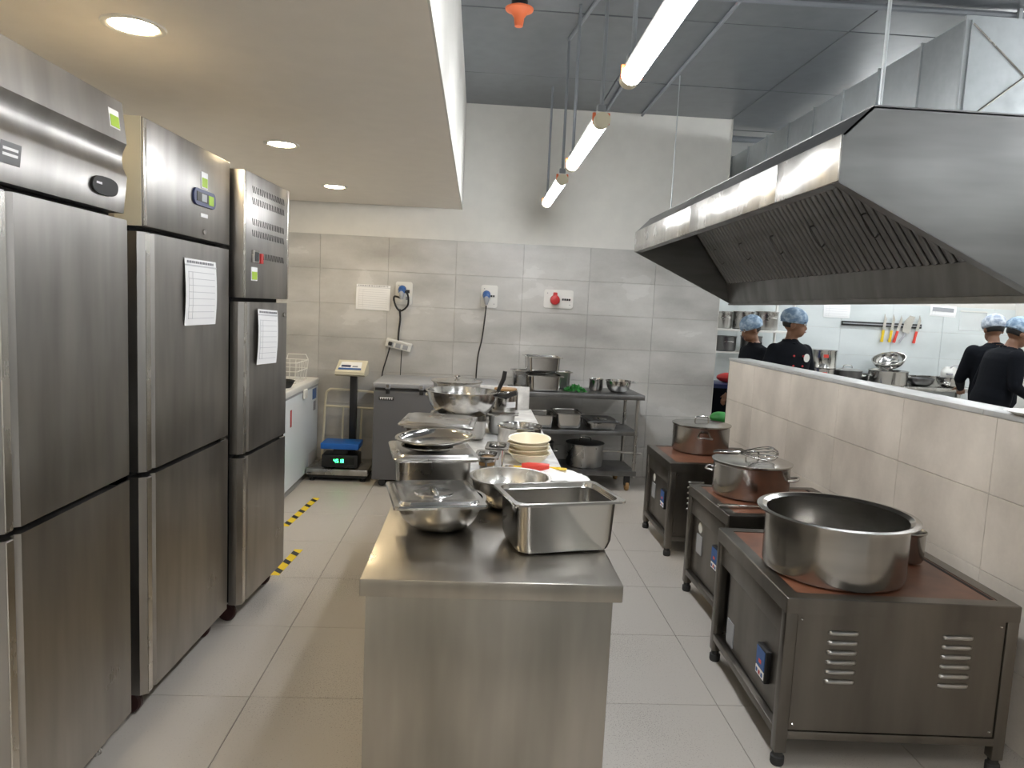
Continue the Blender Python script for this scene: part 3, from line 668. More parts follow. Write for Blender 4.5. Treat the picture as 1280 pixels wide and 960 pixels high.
bowl('large shiny tilted dish on top of the small dish', (-.125, 2.45, CZ+.184), .128, .022, .065, 'steel_shiny', 'serving_dish', 'dish', None, (R_(1), R_(-3), 0))
pan('food pan with tray on the left behind the shiny dishes', (-.15, 2.90, CZ), R_(-2), .25, .27, .182, 'steel')
pan_lid('flat tray lid behind the shiny tilted dishes', (-.135, 2.885, CZ+.190), R_(-3), .295, .29, 'steel', (0, R_(1)), False)
FD = []
for k, (x_, y_) in enumerate(((.062, 2.70), (.105, 2.88))):
    pan(('small narrow food pan of brown food beside the shiny dishes', 'small narrow food pan behind the one of brown food')[k], (x_, y_, CZ), R_(-6), .095, .155, .10, 'steel_shiny')
tag(obj('brown_food', xf(loft([rloop(.058, .118, .02, 0), rloop(.06, .12, .02, .012), rloop(.03, .08, .015, .018)]), (.062, 2.70, CZ+.065), (0, 0, R_(-6))), 'wood'), 'brown food inside the nearer small food pan', 'food')
pot('small steel container left of the wok pan', (-.205, 3.27, CZ), .05, .135, 0, 0, 'steel_shiny', .003, 'steel_container', 'container')
pan('flat food pan below the big steel wok', (-.07, 3.62, CZ), 0, .30, .32, .102, 'steel')
t = thing('wok', 'big round steel wok with black grip on top of pans', 'wok', (-.058, 3.6, CZ+.104))
obj('bowl', lathe(bowl_prof(.176, .128, .07), 56), 'steel_shiny', t)
obj('grip', tube([(.172, -.02, .118), (.215, -.03, .112), (.27, -.045, .135)], [.010, .015, .013], 10), 'black', t)
t = thing('ladle', 'ladle with upright black handle leaning in the big wok', 'ladle', (.06, 3.66, CZ+.145))
obj('scoop', xf(lathe(bowl_prof(.045, .03, .015, .002, .002), 24), (-.02, 0, -.008)), 'steel_shiny', t)
obj('shaft', tube([(.02, 0, .015), (.065, 0, .09)], .005, 8), 'steel_shiny', t); obj('grip', tube([(.062, 0, .085), (.088, 0, .15), (.094, .0, .19)], [.010, .012, .011], 10), 'black', t)
pot('tall steel pot with flat lid behind the big wok', (-.10, 4.12, CZ), .135, .225, 2, 0, 'steel')
pot_lid('flat steel lid on the tall pot behind the big wok', (-.10, 4.12, CZ+.228), .142, 0, 'steel_shiny', .012, 'knob')
pan('small deep food pan right of the wok on marble', (.145, 3.78, CZ), R_(2), .172, .26, .112, 'steel')
t = thing('steel_canister', 'steel canister with brown top standing on the small deep pan', 'canister', (.168, 3.82, CZ+.1135)); obj('base_plate', box(-.07, -.12, 0, .07, .1, .003), 'steel', t)
obj('body', lathe([(0, .003), (.066, .003), (.068, .008), (.068, .098), (.064, .102), (.064, .108), (0, .108)], 36), 'steel_shiny', t); obj('top', lathe([(0, .108), (.062, .108), (.06, .117), (0, .118)], 30), 'wood', t)
obj('label', prism([(.0685*math.cos(a), .0685*math.sin(a)) for a in [R_(-85+6*i) for i in range(9)]]+[(.060*math.cos(a), .060*math.sin(a)) for a in [R_(-37-6*i) for i in range(9)]], .02, .05, 'z'), 'paper', t)
pot('dark saucepan behind the stacked cream bowls', (.215, 3.25, CZ), .10, .125, 0, 0, 'steel_shiny', .004)
cbm = None
for k, lab in enumerate(('lowest', 'second lowest', 'second highest', 'topmost, food stained')):
    dx, dy = (.004, .0, -.003, .003)[k], (0, .002, -.001, .003)[k]
    o = obj('cream_bowl', to_mesh('cream_bowl', lathe([(0, 0), (.042, 0), (.046, .004), (.072, .024), (.086, .044), (.091, .046), (.091, .049), (.084, .048), (.069, .028), (.044, .008), (0, .007)], 40), 'cream_bowl') if cbm is None else cbm, None, None, (.243+dx, 3.02+dy, CZ+.001+k*.0205), (R_((0, 1.0, -1.2, 5)[k]), R_((0, -1, 1.5, -1)[k]), 0)); cbm = o.data
    tag(o, '%s cream bowl of the stack on the marble counter' % lab, 'bowl', 'stacked cream bowls')
bm = bmesh.new()
for k in range(9): ball((.243+random.uniform(-.025, .03), 3.02+random.uniform(-.025, .025), CZ+.075+random.uniform(0, .003)), random.uniform(.003, .006), bm, 8, 6)
o = obj('food_scraps', bm, 'leaf'); tag(o, 'green food scraps left in the topmost cream bowl', 'food'); o['kind'] = 'stuff'
# pastry brush, red gripped spatula, white sheet
t = thing('pastry_brush', 'pastry brush with wooden handle left of the cream bowls', 'brush', (.155, 2.86, CZ), R_(-12))
obj('bristles', box(-.075, -.02, .002, -.02, .02, .016, .003), 'food_cream', t); obj('ferrule', box(-.02, -.021, .001, .0, .021, .018, .002), 'steel_shiny', t); obj('handle', tube([(0, 0, .010), (.03, 0, .010), (.07, 0, .012)], [.014, .009, .008], 10), 'wood', t)
t = thing('spatula', 'yellow spatula with bright red grip in front of the cream bowls', 'spatula', (.26, 2.84, CZ+.012), R_(-12))
obj('shaft', tube([(-.09, 0, .006), (.10, .01, .012)], .006, 8), 'yellow', t); obj('grip', tube([(-.055, 0, .010), (-.03, 0, .012), (.03, .003, .013), (.055, .005, .014)], [.014, .017, .017, .014], 12), 'red_bright', t); obj('blade', box(.095, -.008, .009, .125, .025, .013, .001), 'yellow', t)
bm = bmesh.new(); nx, ny = 16, 10
for i in range(nx+1):
    for j in range(ny+1):
        u, v = i/nx, j/ny; xx = .25+.20*u+.02*math.sin(3*v); yy = 2.66+.19*v+.05*(u-.5)**2
        bm.verts.new((xx, yy, CZ+.006+.012*math.sin(PI*min(1, u*1.4))+.004*math.sin(13*u+5*v)+.003*math.sin(17*v-4*u)-(.02*max(0, u-.8)*5)*.4))
bm.verts.ensure_lookup_table()
for i in range(nx):
    for j in range(ny): a = i*(ny+1)+j; bm.faces.new((bm.verts[a], bm.verts[a+ny+1], bm.verts[a+ny+2], bm.verts[a+1]))
r = bmesh.ops.extrude_face_region(bm, geom=list(bm.faces))
for v in [g for g in r['geom'] if isinstance(g, bmesh.types.BMVert)]: v.co.z += .0015
tag(obj('kitchen_cloth', bm, 'paper'), 'crumpled white cloth at the counter edge behind the front pan', 'cloth')

# ------------------------------------------------------------------ steel shelf table by the back wall
BZ = .828
t = thing('shelf_table', 'three tier steel table on casters against the tiled wall', 'table', (.88, 5.91, 0), R_(3)); w, d = .56, .50
obj('top', box(-w, 0, BZ-.042, w, d, BZ, .003), 'steel_dark', t)
obj('shelf', box(-w+.03, .04, .475, w-.03, d-.02, .51, .002), 'steel_dark', t); obj('shelf', box(-w+.03, .02, .13, w-.03, d-.02, .17, .002), 'steel_dark', t)
for sx_ in (-1, 1):
    for yy in (.05, d-.05):
        lg = obj('leg', tube([(sx_*(w-.045), yy, .11), (sx_*(w-.045), yy, BZ-.04)], .016, 12), 'steel', t)
        c_ = obj('caster', xf(lathe([(0, -.014), (.036, -.014), (.04, -.008), (.04, .008), (.036, .014), (0, .014)], 20), (sx_*(w-.10), yy, .04), (PI/2, 0, PI/2)), 'wood', t)
        obj('fork', box(sx_*(w-.10)-.024, yy-.022, .045, sx_*(w-.10)+.024, yy+.022, .13, .004), 'black', c_)
def onb(x_, y_, z_): a = R_(3); return (.88+x_*math.cos(a)-y_*math.sin(a), 5.91+x_*math.sin(a)+y_*math.cos(a), z_)
pan('long food pan standing behind the stacked pans on the shelf table', onb(-.28, .36, BZ), R_(3), .53, .20, .150, 'steel')
pan('food pan in front on the shelf table under another pan', onb(-.29, .125, BZ), R_(3), .30, .245, .135, 'steel_shiny')
pan('topmost food pan of the stack on the shelf table', onb(-.30, .205, BZ+.152), R_(3), .31, .30, .135, 'steel_shiny')
t = thing('herb_bunch', 'bunch of green herbs on the shelf table beside the pans', 'herbs', onb(-.015, .15, BZ))
bm = bmesh.new(); rnd = random.Random(3)
for k in range(240):
    a = rnd.uniform(0, 2*PI); rr_ = .085*math.sqrt(rnd.random()); z = (.055*(1-(rr_/.09)**2)+.004)*rnd.uniform(.3, 1); c_ = Vector((rr_*math.cos(a)*1.1, rr_*math.sin(a)*.8, z))
    e = Euler((rnd.uniform(0, 3), rnd.uniform(0, 3), rnd.uniform(0, 6))); L_ = rnd.uniform(.012, .022)
    q = [Vector(p_) for p_ in ((-L_, 0, 0), (0, -L_*.4, .002), (L_, 0, 0), (0, L_*.4, .002))]
    for p_ in q: p_.rotate(e)
    vs_ = [bm.verts.new(c_+p_) if (c_+p_).z > .001 else bm.verts.new(((c_+p_).x, (c_+p_).y, .001)) for p_ in q]; bm.faces.new(vs_)
o = obj('leaves', bm, 'leaf', t); o['kind'] = 'stuff'
obj('stems', tube([(-.09, -.02, .008), (.0, 0, .012), (.06, .01, .02)], .006, 6), 'leaf', t)
pot('small steel pot on the shelf table beside the bowl', onb(.20, .30, BZ), .062, .10, 0, 0, 'steel_shiny', .003)
t = thing('mixing_bowl', 'steel bowl with side handle at the right of the shelf table', 'bowl', onb(.375, .20, BZ))
obj('body', lathe(bowl_prof(.108, .10, .05), 44), 'steel_shiny', t); obj('handle', tube(smooth_pts([(.10, -.03, .09), (.15, -.025, .092), (.16, 0, .09), (.15, .025, .092), (.10, .03, .09)], 4), .006, 8), 'steel', t)
pan('partly hidden food pan on the middle shelf of the table', onb(-.30, .24, .51), R_(3), .25, .34, .115, 'steel_shiny')
pan('middle food pan on the middle shelf of the table', onb(-.055, .24, .51), R_(3), .25, .34, .135, 'steel_shiny')
pan('shallow food pan with lid on the middle shelf', onb(.235, .24, .51), R_(3), .27, .36, .065, 'steel')
pan_lid('flat lid on the shallow pan on the middle shelf', onb(.235, .24, .582), R_(3), .285, .37, 'steel_dark')
pot('big saucepan with long handle on the bottom shelf', onb(.12, .24, .17), .16, .20, 0, 0, 'steel', .004, 'saucepan', 'saucepan', .7, (R_(-18), .33))
pot_lid('dark lid on the big saucepan on the bottom shelf', onb(.12, .24, .373), .163, 0, 'steel_dark', .012)
pot('shadowed pot with lid on the bottom shelf behind the counter', onb(-.30, .25, .17), .14, .20, 2, 0, 'steel_dark')

# ------------------------------------------------------------------ induction stoves
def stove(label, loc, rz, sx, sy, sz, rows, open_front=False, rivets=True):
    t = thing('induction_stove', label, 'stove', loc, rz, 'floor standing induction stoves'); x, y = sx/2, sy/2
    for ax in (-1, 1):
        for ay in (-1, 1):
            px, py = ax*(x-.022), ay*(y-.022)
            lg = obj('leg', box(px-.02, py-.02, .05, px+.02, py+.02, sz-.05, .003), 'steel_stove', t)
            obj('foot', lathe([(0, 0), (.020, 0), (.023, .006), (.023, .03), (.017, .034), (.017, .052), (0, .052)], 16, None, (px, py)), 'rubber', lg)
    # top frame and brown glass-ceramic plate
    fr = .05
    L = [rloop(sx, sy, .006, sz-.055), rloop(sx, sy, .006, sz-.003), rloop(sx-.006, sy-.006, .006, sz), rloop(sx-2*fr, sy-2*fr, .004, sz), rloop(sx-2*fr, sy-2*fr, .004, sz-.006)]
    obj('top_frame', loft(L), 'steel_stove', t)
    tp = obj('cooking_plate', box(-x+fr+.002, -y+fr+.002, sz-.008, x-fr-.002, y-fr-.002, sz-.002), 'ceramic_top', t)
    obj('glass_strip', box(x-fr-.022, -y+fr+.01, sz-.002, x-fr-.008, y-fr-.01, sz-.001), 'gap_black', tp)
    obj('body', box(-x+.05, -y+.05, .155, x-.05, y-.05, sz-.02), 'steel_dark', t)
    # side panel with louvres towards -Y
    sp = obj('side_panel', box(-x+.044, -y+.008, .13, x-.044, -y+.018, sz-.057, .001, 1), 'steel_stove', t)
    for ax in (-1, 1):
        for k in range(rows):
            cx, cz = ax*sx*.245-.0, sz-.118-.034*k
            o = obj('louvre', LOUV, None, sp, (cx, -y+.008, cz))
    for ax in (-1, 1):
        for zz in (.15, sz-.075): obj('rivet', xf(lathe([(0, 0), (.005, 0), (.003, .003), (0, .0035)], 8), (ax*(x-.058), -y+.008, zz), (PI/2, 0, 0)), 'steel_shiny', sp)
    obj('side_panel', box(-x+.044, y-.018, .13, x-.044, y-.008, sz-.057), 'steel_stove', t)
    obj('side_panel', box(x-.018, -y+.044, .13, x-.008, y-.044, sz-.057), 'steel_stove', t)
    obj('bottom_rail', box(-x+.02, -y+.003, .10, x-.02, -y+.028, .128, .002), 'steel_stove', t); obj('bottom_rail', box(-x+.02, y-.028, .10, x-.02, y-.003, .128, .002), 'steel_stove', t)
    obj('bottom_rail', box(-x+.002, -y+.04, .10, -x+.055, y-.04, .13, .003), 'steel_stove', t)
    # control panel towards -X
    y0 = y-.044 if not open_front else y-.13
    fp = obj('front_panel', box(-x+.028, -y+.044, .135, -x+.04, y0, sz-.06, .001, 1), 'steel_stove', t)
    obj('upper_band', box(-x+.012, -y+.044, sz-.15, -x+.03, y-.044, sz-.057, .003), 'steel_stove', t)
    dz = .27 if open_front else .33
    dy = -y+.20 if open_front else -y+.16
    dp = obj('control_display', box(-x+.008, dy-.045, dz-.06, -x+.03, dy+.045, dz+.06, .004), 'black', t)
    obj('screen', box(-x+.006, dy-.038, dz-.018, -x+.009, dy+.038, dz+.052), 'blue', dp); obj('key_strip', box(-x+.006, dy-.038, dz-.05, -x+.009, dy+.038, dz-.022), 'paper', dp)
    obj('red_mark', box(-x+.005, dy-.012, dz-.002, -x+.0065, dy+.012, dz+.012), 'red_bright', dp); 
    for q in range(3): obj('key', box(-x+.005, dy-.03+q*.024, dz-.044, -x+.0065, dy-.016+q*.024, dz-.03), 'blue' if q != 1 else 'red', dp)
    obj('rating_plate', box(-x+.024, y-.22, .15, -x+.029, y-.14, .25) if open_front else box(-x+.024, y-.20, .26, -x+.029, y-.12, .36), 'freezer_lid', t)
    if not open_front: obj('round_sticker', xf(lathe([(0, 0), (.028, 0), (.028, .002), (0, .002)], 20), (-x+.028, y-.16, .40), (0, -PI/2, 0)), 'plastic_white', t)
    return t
bm = bmesh.new()
pr = []
for i in range(7): a = PI*i/6; pr.append((-.0085*math.cos(a), .011*math.sin(a)))
loops = []
for u, s in ((-.052, .05), (-.046, .75), (-.036, 1), (.036, 1), (.046, .75), (.052, .05)): loops.append([(u, -v*s, -q*(.5+.5*s)) for q, v in pr])
loft(loops, bm); LOUV = to_mesh('louvre', bm, 'steel', 50)
ST = .597
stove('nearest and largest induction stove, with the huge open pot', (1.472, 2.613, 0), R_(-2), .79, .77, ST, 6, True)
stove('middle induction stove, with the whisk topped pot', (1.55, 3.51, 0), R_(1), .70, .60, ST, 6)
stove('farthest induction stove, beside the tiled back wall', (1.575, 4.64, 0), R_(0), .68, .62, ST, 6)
pot('huge open steel pot with flared rim on the nearest stove', (1.352, 2.525, ST), .246, .222, 0, 0, 'steel_pot', .032)
pot('little open steel pot behind the huge pot', (1.712, 2.64, ST), .058, .125, 0, 0, 'steel_pot', .005)
pot('lidded steel pot on the middle stove under a whisk', (1.462, 3.62, ST), .192, .175, 2, R_(-32), 'steel_pot', .008)
pot_lid('flat lid with whisk lying on it on the middle stove', (1.462, 3.62, ST+.178), .196, R_(30), 'steel_pot', .014)
pot('lidded steel pot on the farthest stove', (1.562, 4.79, ST), .188, .185, 2, R_(-100), 'steel_pot', .008)
pot_lid('lid with raised bar handle on the farthest pot', (1.562, 4.79, ST+.188), .192, R_(10), 'steel_pot', .016)
t = thing('whisk', 'wire balloon whisk lying on the lid of the middle pot', 'whisk', (1.36, 3.53, ST+.236), R_(8)); t.rotation_euler = (0, R_(2), R_(8)); t.scale = (1.25, 1.25, 1.1)
obj('handle', tube([(-.115, 0, .0), (-.10, 0, 0), (-.01, 0, 0), (.0, 0, 0)], [.006, .010, .010, .006], 10), 'steel_shiny', t)
for k in range(6):
    a = PI*k/6; ca, sa = math.cos(a), math.sin(a)
    obj('wire', tube(smooth_pts([(0, .004*ca, .004*sa), (.06, .022*ca, .022*sa), (.125, .034*ca, .034*sa), (.158, .022*ca, .022*sa), (.168, 0, 0), (.158, -.022*ca, -.022*sa), (.125, -.034*ca, -.034*sa), (.06, -.022*ca, -.022*sa), (0, -.004*ca, -.004*sa)], 4), .0018, 6), 'steel_shiny', t)
t = thing('tongs', 'steel tongs lying at the front edge of the middle stove', 'tongs', (1.30, 3.345, ST), R_(2))
for s in (-1, 1): obj('arm', box(-.09, s*.006-.004, .002, .13, s*.006+.004, .012, .002), 'steel_shiny', t)
obj('grip', box(-.10, -.013, .001, -.0, .013, .016, .004), 'steel_pale', t)

# ------------------------------------------------------------------ far kitchen: counter, knives, papers, pots, rack
t = thing('prep_counter', 'steel counter along the far wall under the knives', 'counter', (4.5, 7.72, 0))
obj('top', box(-1.1, -.14, .82, 1.12, .30, .86, .004), 'steel', t); obj('underframe', box(-1.07, -.10, .12, 1.09, .28, .16), 'steel_dark', t)
obj('splash_back', box(-1.1, .295, .86, 1.12, .31, .96), 'steel', t)
for xx in (-1.06, 1.08):
    for yy in (-.11, .27): obj('leg', box(xx-.02, yy-.02, 0, xx+.02, yy+.02, .82), 'steel', t)
t = thing('knife_rack', 'black magnetic knife strip on the far wall', 'knife rack', (4.62, YF-.004, 1.52))
obj('bar', box(-.47, -.022, -.025, .47, 0, .025, .006), 'black', t)
obj('magnet_band', box(-.46, -.0235, -.006, .46, -.021, .006), 'ink', t)
def knife(label, x, z, mat, tilt, L=.19, wd=.034, cleaver=False):
    t = thing('kitchen_knife', label, 'knife', (x, YF-.031, z), 0, 'knives on the magnetic strip'); t.rotation_euler = (0, tilt, 0)
    if cleaver:
        obj('blade', prism([(-.045, 0), (.045, .0), (.055, .20), (-.01, .20), (-.05, .12)], -.0015, .0015, 'y'), 'steel_pale', t); obj('handle', tube([(.0, 0, 0), (-.01, 0, -.05), (-.04, 0, -.12)], [.010, .011, .012], 10), 'freezer_lid', t)
    else:
        obj('blade', prism([(-wd*.45, 0), (wd*.55, 0), (wd*.5, L*.7), (-wd*.35, L), (-wd*.45, L)], -.0012, .0012, 'y'), 'steel_pale', t)
        obj('handle', loft([[(a_, b_, z_) for a_, b_ in rr(wd_, .022, .009, 3)] for wd_, z_ in ((.026, 0.005), (.030, -.02), (.026, -.07), (.034, -.125), (.024, -.132))]), mat, t)
knife('yellow handled knife at the left of the strip', 4.640, 1.455, 'yellow', R_(4)); knife('yellow handled knife beside the first red one', 4.735, 1.455, 'yellow', R_(6))
knife('red handled knife between yellow knife and cleaver', 4.805, 1.45, 'red_bright', R_(14)); knife('red handled knife at the right end of the strip', 5.03, 1.455, 'red_bright', R_(10))
knife('broad bladed cleaver with grey handle among the knives', 4.90, 1.44, 'freezer_lid', R_(12), cleaver=True)
sheet('paper_notice', 'white sheet on the far wall left above the knives', (4.085, YF-.004, 1.575), 0, .31, .16, 5, 0, False)
t = sheet('paper_notice', 'blue and white notice on the far wall right of the knives', (5.33, YF-.004, 1.645), 0, .31, .125, 2, R_(2), False); obj('blue_print', box(-.13, -.014, .055, .12, -.0105, .10), 'freezer_lid', t)
t = thing('plastic_sleeve', 'clear plastic sleeve on the far wall behind the cooks', 'sleeve', (5.70, YF-.004, 1.50)); obj('film', box(-.16, -.004, 0, .16, -.001, .22), 'clear_plastic', t); obj('top_strip', box(-.16, -.006, .212, .16, -.001, .226), 'plastic_white', t)
def drum(label, loc, r, h):
    t = thing('steel_drum', label, 'drum', loc); obj('body', lathe([(0, 0), (r, 0), (r+.003, .006), (r, .012), (r, h-.02), (r+.004, h-.014), (r+.004, h-.004), (r-.006, h), (0, h)], 40), 'steel_shiny', t)
    obj('round_label', prism([(r*1.01*math.cos(a), r*1.01*math.sin(a)) for a in [R_(-112+2.5*i) for i in range(9)]]+[(r*.9*math.cos(a), r*.9*math.sin(a)) for a in [R_(-92-2.5*i) for i in range(9)]], h*.58, h*.75, 'z'), 'red_bright', t)
    return t
drum('lower steel drum beside the cook in black', (3.80, 7.70, .86), .145, .16); drum('upper steel drum stacked beside the cook in black', (3.80, 7.70, 1.021), .145, .20)
pot('low dark pot on the far counter beside the drums', (4.12, 7.75, .86), .15, .14, 2, R_(-20), 'steel_dark'); pot_lid('lid on the low dark pot beside the drums', (4.12, 7.75, 1.003), .153, 0, 'steel')
pot('shiny straight sided pot on the far counter under a tilted bowl', (4.58, 7.74, .86), .20, .16, 2, 0, 'steel_shiny')
bowl('large steel bowl tilted on the shiny far pot', (4.60, 7.76, 1.068), .165, .09, .08, 'steel_shiny', rot=(R_(14), R_(-20), 0))
bowl('shallow steel bowl alone on the far counter', (4.965, 7.76, .86), .14, .085, .06, 'steel_dark')
bowl('deep steel bowl holding a white appliance on the far counter', (5.30, 7.76, .86), .13, .11, .05, 'steel_shiny')
t = thing('white_jug', 'white appliance head standing in the deep far bowl', 'appliance', (5.30, 7.76, .90)); obj('body', lathe([(0, 0), (.06, 0), (.085, .05), (.092, .11), (.085, .15), (.05, .185), (0, .19)], 28), 'plastic_white', t); obj('handle', tube(smooth_pts([(-.04, -.06, .18), (-.02, -.09, .21), (.03, -.09, .21), (.05, -.06, .18)], 4), .008, 8), 'ink_pale', t); obj('slot', box(-.09, -.1, .10, -.03, -.075, .12), 'ink', t)
# storage rack
t = thing('storage_rack', 'white wire storage rack with pots behind the left cook', 'rack', (2.98, 7.66, 0)); 
for xx in (-.62, .34):
    for yy in (-.22, .22): obj('post', tube([(xx, yy, 0), (xx, yy, 1.95)], .014, 10), 'plastic_white', t)
for zz in (.3, .78, 1.16, 1.40, 1.76):
    obj('shelf', box(-.64, -.24, zz-.02, .36, .24, zz, .003) if zz in (1.40, .3) else box(-.64, -.24, zz-.012, .36, -.22, zz), 'plastic_white', t)
    if zz not in (1.40, .3):
        for q in range(7): obj('shelf_wire', tube([(-.63, -.2+.07*q, zz-.006), (.35, -.2+.07*q, zz-.006)], .004, 6), 'plastic_white', t)
for k, (xx, rr__, hh, lab) in enumerate(((2.62, .10, .18, 'leftmost pot on the white rack shelf'), (2.84, .11, .19, 'second pot from the left on the white rack shelf'), (3.10, .12, .20, 'lidded pot at the right of the white rack shelf'))):
    pot(lab, (xx, 7.60, 1.401), rr__, hh, 2, R_(90), 'steel')
for k, (xx, rr__, hh, lab) in enumerate(((2.66, .12, .16, 'dark pot low on the rack beside the back wall end'), (2.95, .11, .17, 'dark pot low on the rack behind the left cook'))):
    pot(lab, (xx, 7.60, 1.161), rr__, hh, 2, R_(90), 'steel_dark')
# dark crate and green bags in the gap by the half wall end
t = thing('storage_crate', 'dark storage cabinet in the gap beside the half wall end', 'cabinet', (2.62, 6.95, 0)); obj('body', box(-.38, -.2, 0, .2, .2, .88, .01), 'navy', t); obj('door', box(-.36, -.208, .04, .18, -.2, .84, .003), 'jacket', t); obj('handle', box(.12, -.225, .45, .14, -.208, .6), 'steel', t)
tag(obj('green_bag', xf(ball((0, 0, .05), (.09, .08, .05), None, 14, 8), (2.08, 5.90, .625)), 'leaf'), 'green bag in the gap behind the farthest pot', 'bag')
t = thing('low_stand', 'dark low stand under the green bag', 'stand', (2.08, 5.90, 0)); obj('top', box(-.11, -.13, .60, .11, .13, .625), 'black', t)
for sx_ in (-1, 1):
    for sy in (-1, 1): obj('leg', box(sx_*.095-.012, sy*.11-.012, 0, sx_*.095+.012, sy*.11+.012, .60), 'black', t)
tag(obj('red_bag', xf(ball((0, 0, .05), (.13, .09, .05), None, 14, 8), (2.50, 6.92, .88)), 'red'), 'red cloth heap on the dark cabinet by the half wall end', 'cloth')
tag(obj('serving_plate', xf(lathe([(0, .004), (.07, .004), (.11, .016), (.113, .016), (.075, 0), (0, 0)], 32), (2.08, 2.52, HZ+.022)), 'plastic_white'), 'white plate on top of the half wall at the right edge', 'plate')

# ------------------------------------------------------------------ people
def capsule(bm, a, b_, ra, rb):
    a, b_ = Vector(a), Vector(b_); ball(a, ra, bm, 14, 9); ball(b_, rb, bm, 14, 9); tube([a, b_], [ra, rb], 14, bm)
def person(label, loc, rz, hgt, pose, net='hair_net', badge=False, bulk=1.0):
    """faces local -Y; pose: lean (forward), head turn, head nod, arms"""
    k = hgt/1.62; t = thing('person', label, 'person', loc, rz)
    P = []   # (type, data, material index)  0 jacket 1 skin 2 trousers
    lean = pose.get('lean', 0); M = Matrix.Translation((0, 0, .92)) @ Euler((lean, 0, 0)).to_matrix().to_4x4() @ Matrix.Translation((0, 0, -.92))
    def U(p): return (M @ Vector(p))*k
    def cap(a, b_, ra, rb, mi, up=True, geo='c'):
        P.append((geo, (U(a) if up else Vector(a)*k), (U(b_) if up else Vector(b_)*k), ra*k, rb*k, mi))
    for s in (-1, 1):
        cap((s*.085, 0, .88), (s*.095, -.01, .48), .085, .056, 2, False); cap((s*.095, -.01, .48), (s*.10, .01, .09), .056, .042, 2, False)
        cap((s*.10, .0, .045), (s*.11, -.15, .035), .042, .032, 2, False)
    for zz, hw, rr_ in ((.90, .06, .11), (.98, .06, .108), (1.06, .055, .105), (1.14, .06, .108), (1.22, .07, .11), (1.29, .09, .10)): cap((-hw, 0, zz), (hw, 0, zz), rr_, rr_, 0, True, 'x')
    cap((0, .015, 1.30), (0, .0, 1.385), .075, .052, 0, True, 'x'); cap((0, .01, 1.36), (0, -.005, 1.45), .049, .047, 1)
    for s, key in ((-1, 'armR'), (1, 'armL')):
        el, wr = pose.get(key, ((s*.24, .02, 1.06), (s*.22, -.14, .88)))
        sh = (s*.152*bulk, .01, 1.308); cap(sh, el, .064*bulk, .050, 0); cap(el, wr, .048, .034, 0)
        e, w_ = Vector(el), Vector(wr); d = (w_-e).normalized(); q = w_+d*.05
        cap(w_, q, .026, .034, 1); sd = d.cross(Vector((0, 0, 1)))
        sd = sd.normalized() if sd.length > .1 else Vector((1, 0, 0)); dn = sd.cross(d)
        for f in range(4):
            b0 = q+d*.02+sd*(f-1.5)*.020; l_ = (.062, .075, .07, .055)[f]; mid = b0+d*l_*.55; tip = mid+(d*.7+dn*(.7 if dn.z < 0 else -.7)).normalized()*l_*.5
            cap(b0, mid, .0095, .009, 1); cap(mid, tip, .009, .008, 1)
        tb = w_+d*.02+sd*-.03*s; cap(tb, tb+(d*.7-sd*s*.6).normalized()*.055, .012, .010, 1)
    # head
    hc = Vector((0, -.015, 1.545)); HR = Euler((pose.get('nod', 0), 0, pose.get('turn', 0))).to_matrix(); piv = Vector((0, .0, 1.44))
    def Hh(p): return M @ (piv+HR @ (Vector(p)+hc-piv))*k
    rq = (M.to_3x3() @ HR)
    heads = [((0, .012, .012), (.074, .092, .092)), ((0, -.028, -.055), (.054, .060, .062)), ((0, -.052, -.088), (.026, .024, .022))]
    bm = bmesh.new()
    for p in P:
        if p[0] == 'c': capsule(bm, p[1], p[2], p[3], p[4])
    TR = [(.80, .13, .10, 0), (.86, .165, .118, 0), (.95, .168, .118, 0), (1.03, .158, .112, 0), (1.12, .165, .116, 0), (1.20, .178, .122, 0), (1.27, .188, .118, .005), (1.325, .185, .098, .010), (1.36, .140, .078, .010), (1.385, .080, .062, .008), (1.41, .054, .052, .004)]
    loft([[U((bulk*a_*math.copysign(abs(math.cos(q))**.85, math.cos(q)), c_+(.5+.5*bulk)*b_*math.copysign(abs(math.sin(q))**.85, math.sin(q)), z_)) for q in [2*PI*i/32 for i in range(32)]] for z_, a_, b_, c_ in TR], bm)
    for c_, r_ in heads: ball(Hh(c_), tuple(v*k for v in r_), bm, 18, 12, rq.to_euler())
    capsule(bm, Hh((0, -.076, .0)), Hh((0, -.090, -.030)), .008*k, .013*k)                 # nose
    for s in (-1, 1): ball(Hh((s*.078, .012, -.018)), (.010*k, .020*k, .030*k), bm, 10, 8, rq.to_euler())   # ears
    capsule(bm, Hh((-.035, -.072, .022)), Hh((.035, -.072, .022)), .010*k, .010*k)         # brow
    me = bpy.data.meshes.new('tmp'); bm.to_mesh(me); bm.free(); tmp = bpy.data.objects.new('tmp', me); C.objects.link(tmp)
    md = tmp.modifiers.new('r', 'REMESH'); md.mode = 'VOXEL'; md.voxel_size = .0085; sm = tmp.modifiers.new('s', 'SMOOTH'); sm.iterations = 3; sm.factor = .5
    dg = bpy.context.evaluated_depsgraph_get(); m2 = bpy.data.meshes.new_from_object(tmp.evaluated_get(dg)); bpy.data.objects.remove(tmp)
    m2.name = 'body'; m2.materials.clear()
    for q in ('jacket', 'skin', 'trouser'): m2.materials.append(MAT[q])
    hcw = Hh((0, 0, -.01))
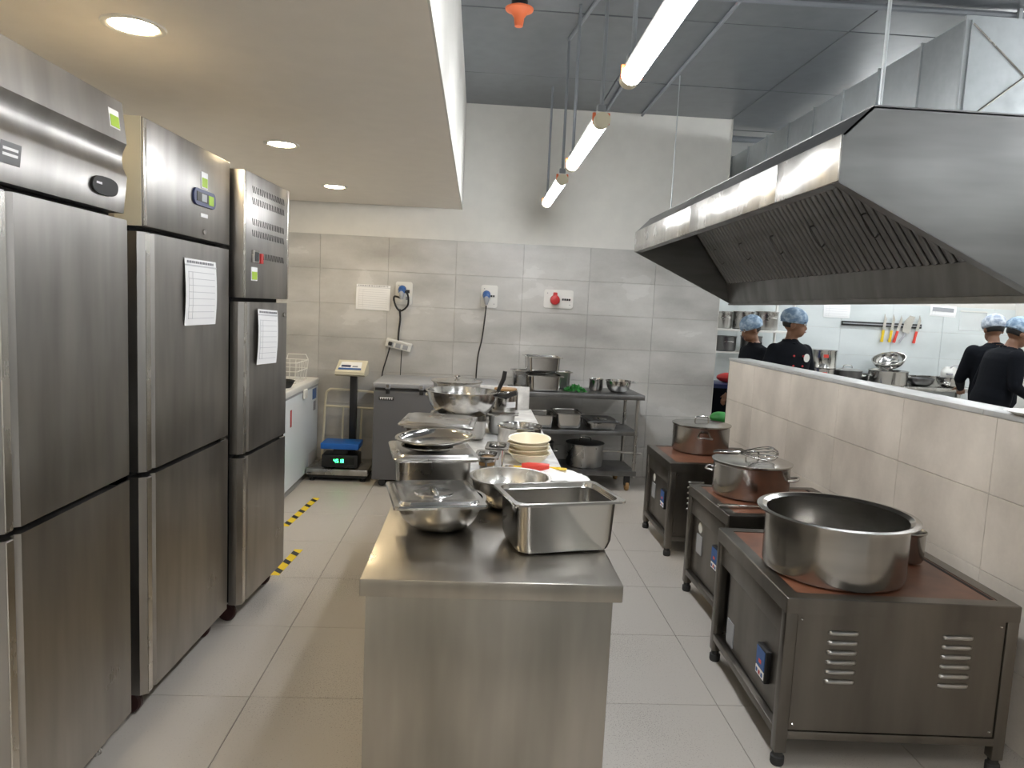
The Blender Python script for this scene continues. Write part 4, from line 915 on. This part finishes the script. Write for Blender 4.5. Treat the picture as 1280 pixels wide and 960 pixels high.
    for p in m2.polygons:
        c_ = p.center; p.use_smooth = True
        if (c_-hcw).length < .155*k and c_.z > Hh((0, 0, -.115)).z-.03: 
            pass
        best, mi = 9, 0
        for q in P:
            ab = q[2]-q[1]; tt = max(0, min(1, (c_-q[1]).dot(ab)/max(ab.length_squared, 1e-9))); dd = (c_-(q[1]+ab*tt)).length-(q[3]+(q[4]-q[3])*tt)
            if dd < best: best, mi = dd, q[5]
        dh = min(((c_-Hh(hc_)).length-max(hr_)*k) for hc_, hr_ in heads[:2])
        if dh < best-.002: mi = 1
        p.material_index = mi
    o = bpy.data.objects.new('body', m2); C.objects.link(o); o.parent = t
    # hair, net, face
    def cappart(name, mat, c_, r_, zcut, ycut=None, jit=0, par=t):
        b2 = ball((0, 0, 0), 1.0, None, 26, 18); rnd = random.Random(5)
        for v in list(b2.verts):
            if v.co.z < zcut: v.co.z = zcut+(v.co.z-zcut)*.12
            j = 1+jit*(math.sin(v.co.x*7+v.co.y*5)*.5+rnd.uniform(-.5, .5)); v.co = Vector((v.co.x*r_[0], v.co.y*r_[1], v.co.z*r_[2]))*j
            v.co = Hh(Vector(c_)+v.co)
        return obj(name, b2, mat, par)
    cappart('hair', 'hair', (0, .028, .012), (.079, .084, .088), -.55)
    nt_ = cappart('hair_net', net, (0, .022, .045), (.098, .114, .094), -.42, None, .045)
    pts = [Hh((.088*math.cos(a), .020+.104*math.sin(a), .022+.012*math.sin(a)*-1)) for a in [2*PI*i/28 for i in range(29)]]
    obj('elastic_band', tube(pts, .007*k, 6), net, nt_)
    for s in (-1, 1):
        e = obj('eye', ball(Hh((s*.030, -.077, .003)), (.012*k, .007*k, .007*k), None, 12, 8, rq.to_euler()), 'eye_white', t); obj('pupil', ball(Hh((s*.030, -.083, .003)), .005*k, None, 8, 6), 'hair', e)
        obj('eyebrow', tube([Hh((s*.014, -.084, .022)), Hh((s*.046, -.074, .022))], .004*k, 6), 'hair', t)
    obj('mouth', tube([Hh((-.022, -.082, -.062)), Hh((0, -.090, -.060)), Hh((.022, -.082, -.062))], [.003*k, .006*k, .003*k], 8), 'lip', t)
    # jacket details
    obj('collar', tube([U((.062*math.cos(a), .006+.060*math.sin(a), 1.385+.014*math.sin(a))) for a in [PI/2+2*PI*(i+.5)/25 for i in range(-12, 13)]], .012*k, 8), 'jacket', t)
    if badge:
        for i in range(3):
            for s in (-1, 1): obj('button', ball(U((s*.045, -.121, 1.27-.085*i)), .009*k, None, 10, 6), 'red', t)
        obj('badge', xf(lathe([(0, 0), (.034, 0), (.034, .004), (0, .004)], 24), U((.085, -.112, 1.255)), (PI/2, 0, .25)), 'plastic_white', t)
    return t
person('cook in black with blue hair net facing left at the storage rack', (2.57, 6.48, 0), R_(-78), 1.50, {'lean': R_(4), 'nod': R_(16), 'turn': R_(-6)})
person('cook in black jacket with white chest badge looking right', (2.63, 5.90, 0), R_(12), 1.565, {'turn': R_(48), 'nod': R_(6)}, 'hair_net', True)
person('cook in black with whitish hair net seen from behind', (4.77, 6.36, 0), R_(172), 1.61, {'lean': R_(8), 'nod': R_(6), 'armR': ((-.24, -.10, 1.07), (-.12, -.32, 1.0)), 'armL': ((.24, -.10, 1.07), (.12, -.32, 1.0))}, 'hair_net_white', bulk=1.2)
person('cook in black at the right edge bent towards the right', (4.42, 5.92, 0), R_(80), 1.60, {'lean': R_(14), 'nod': R_(10), 'armR': ((-.25, -.02, 1.08), (-.17, -.26, 1.02))}, 'hair_net', bulk=1.2)
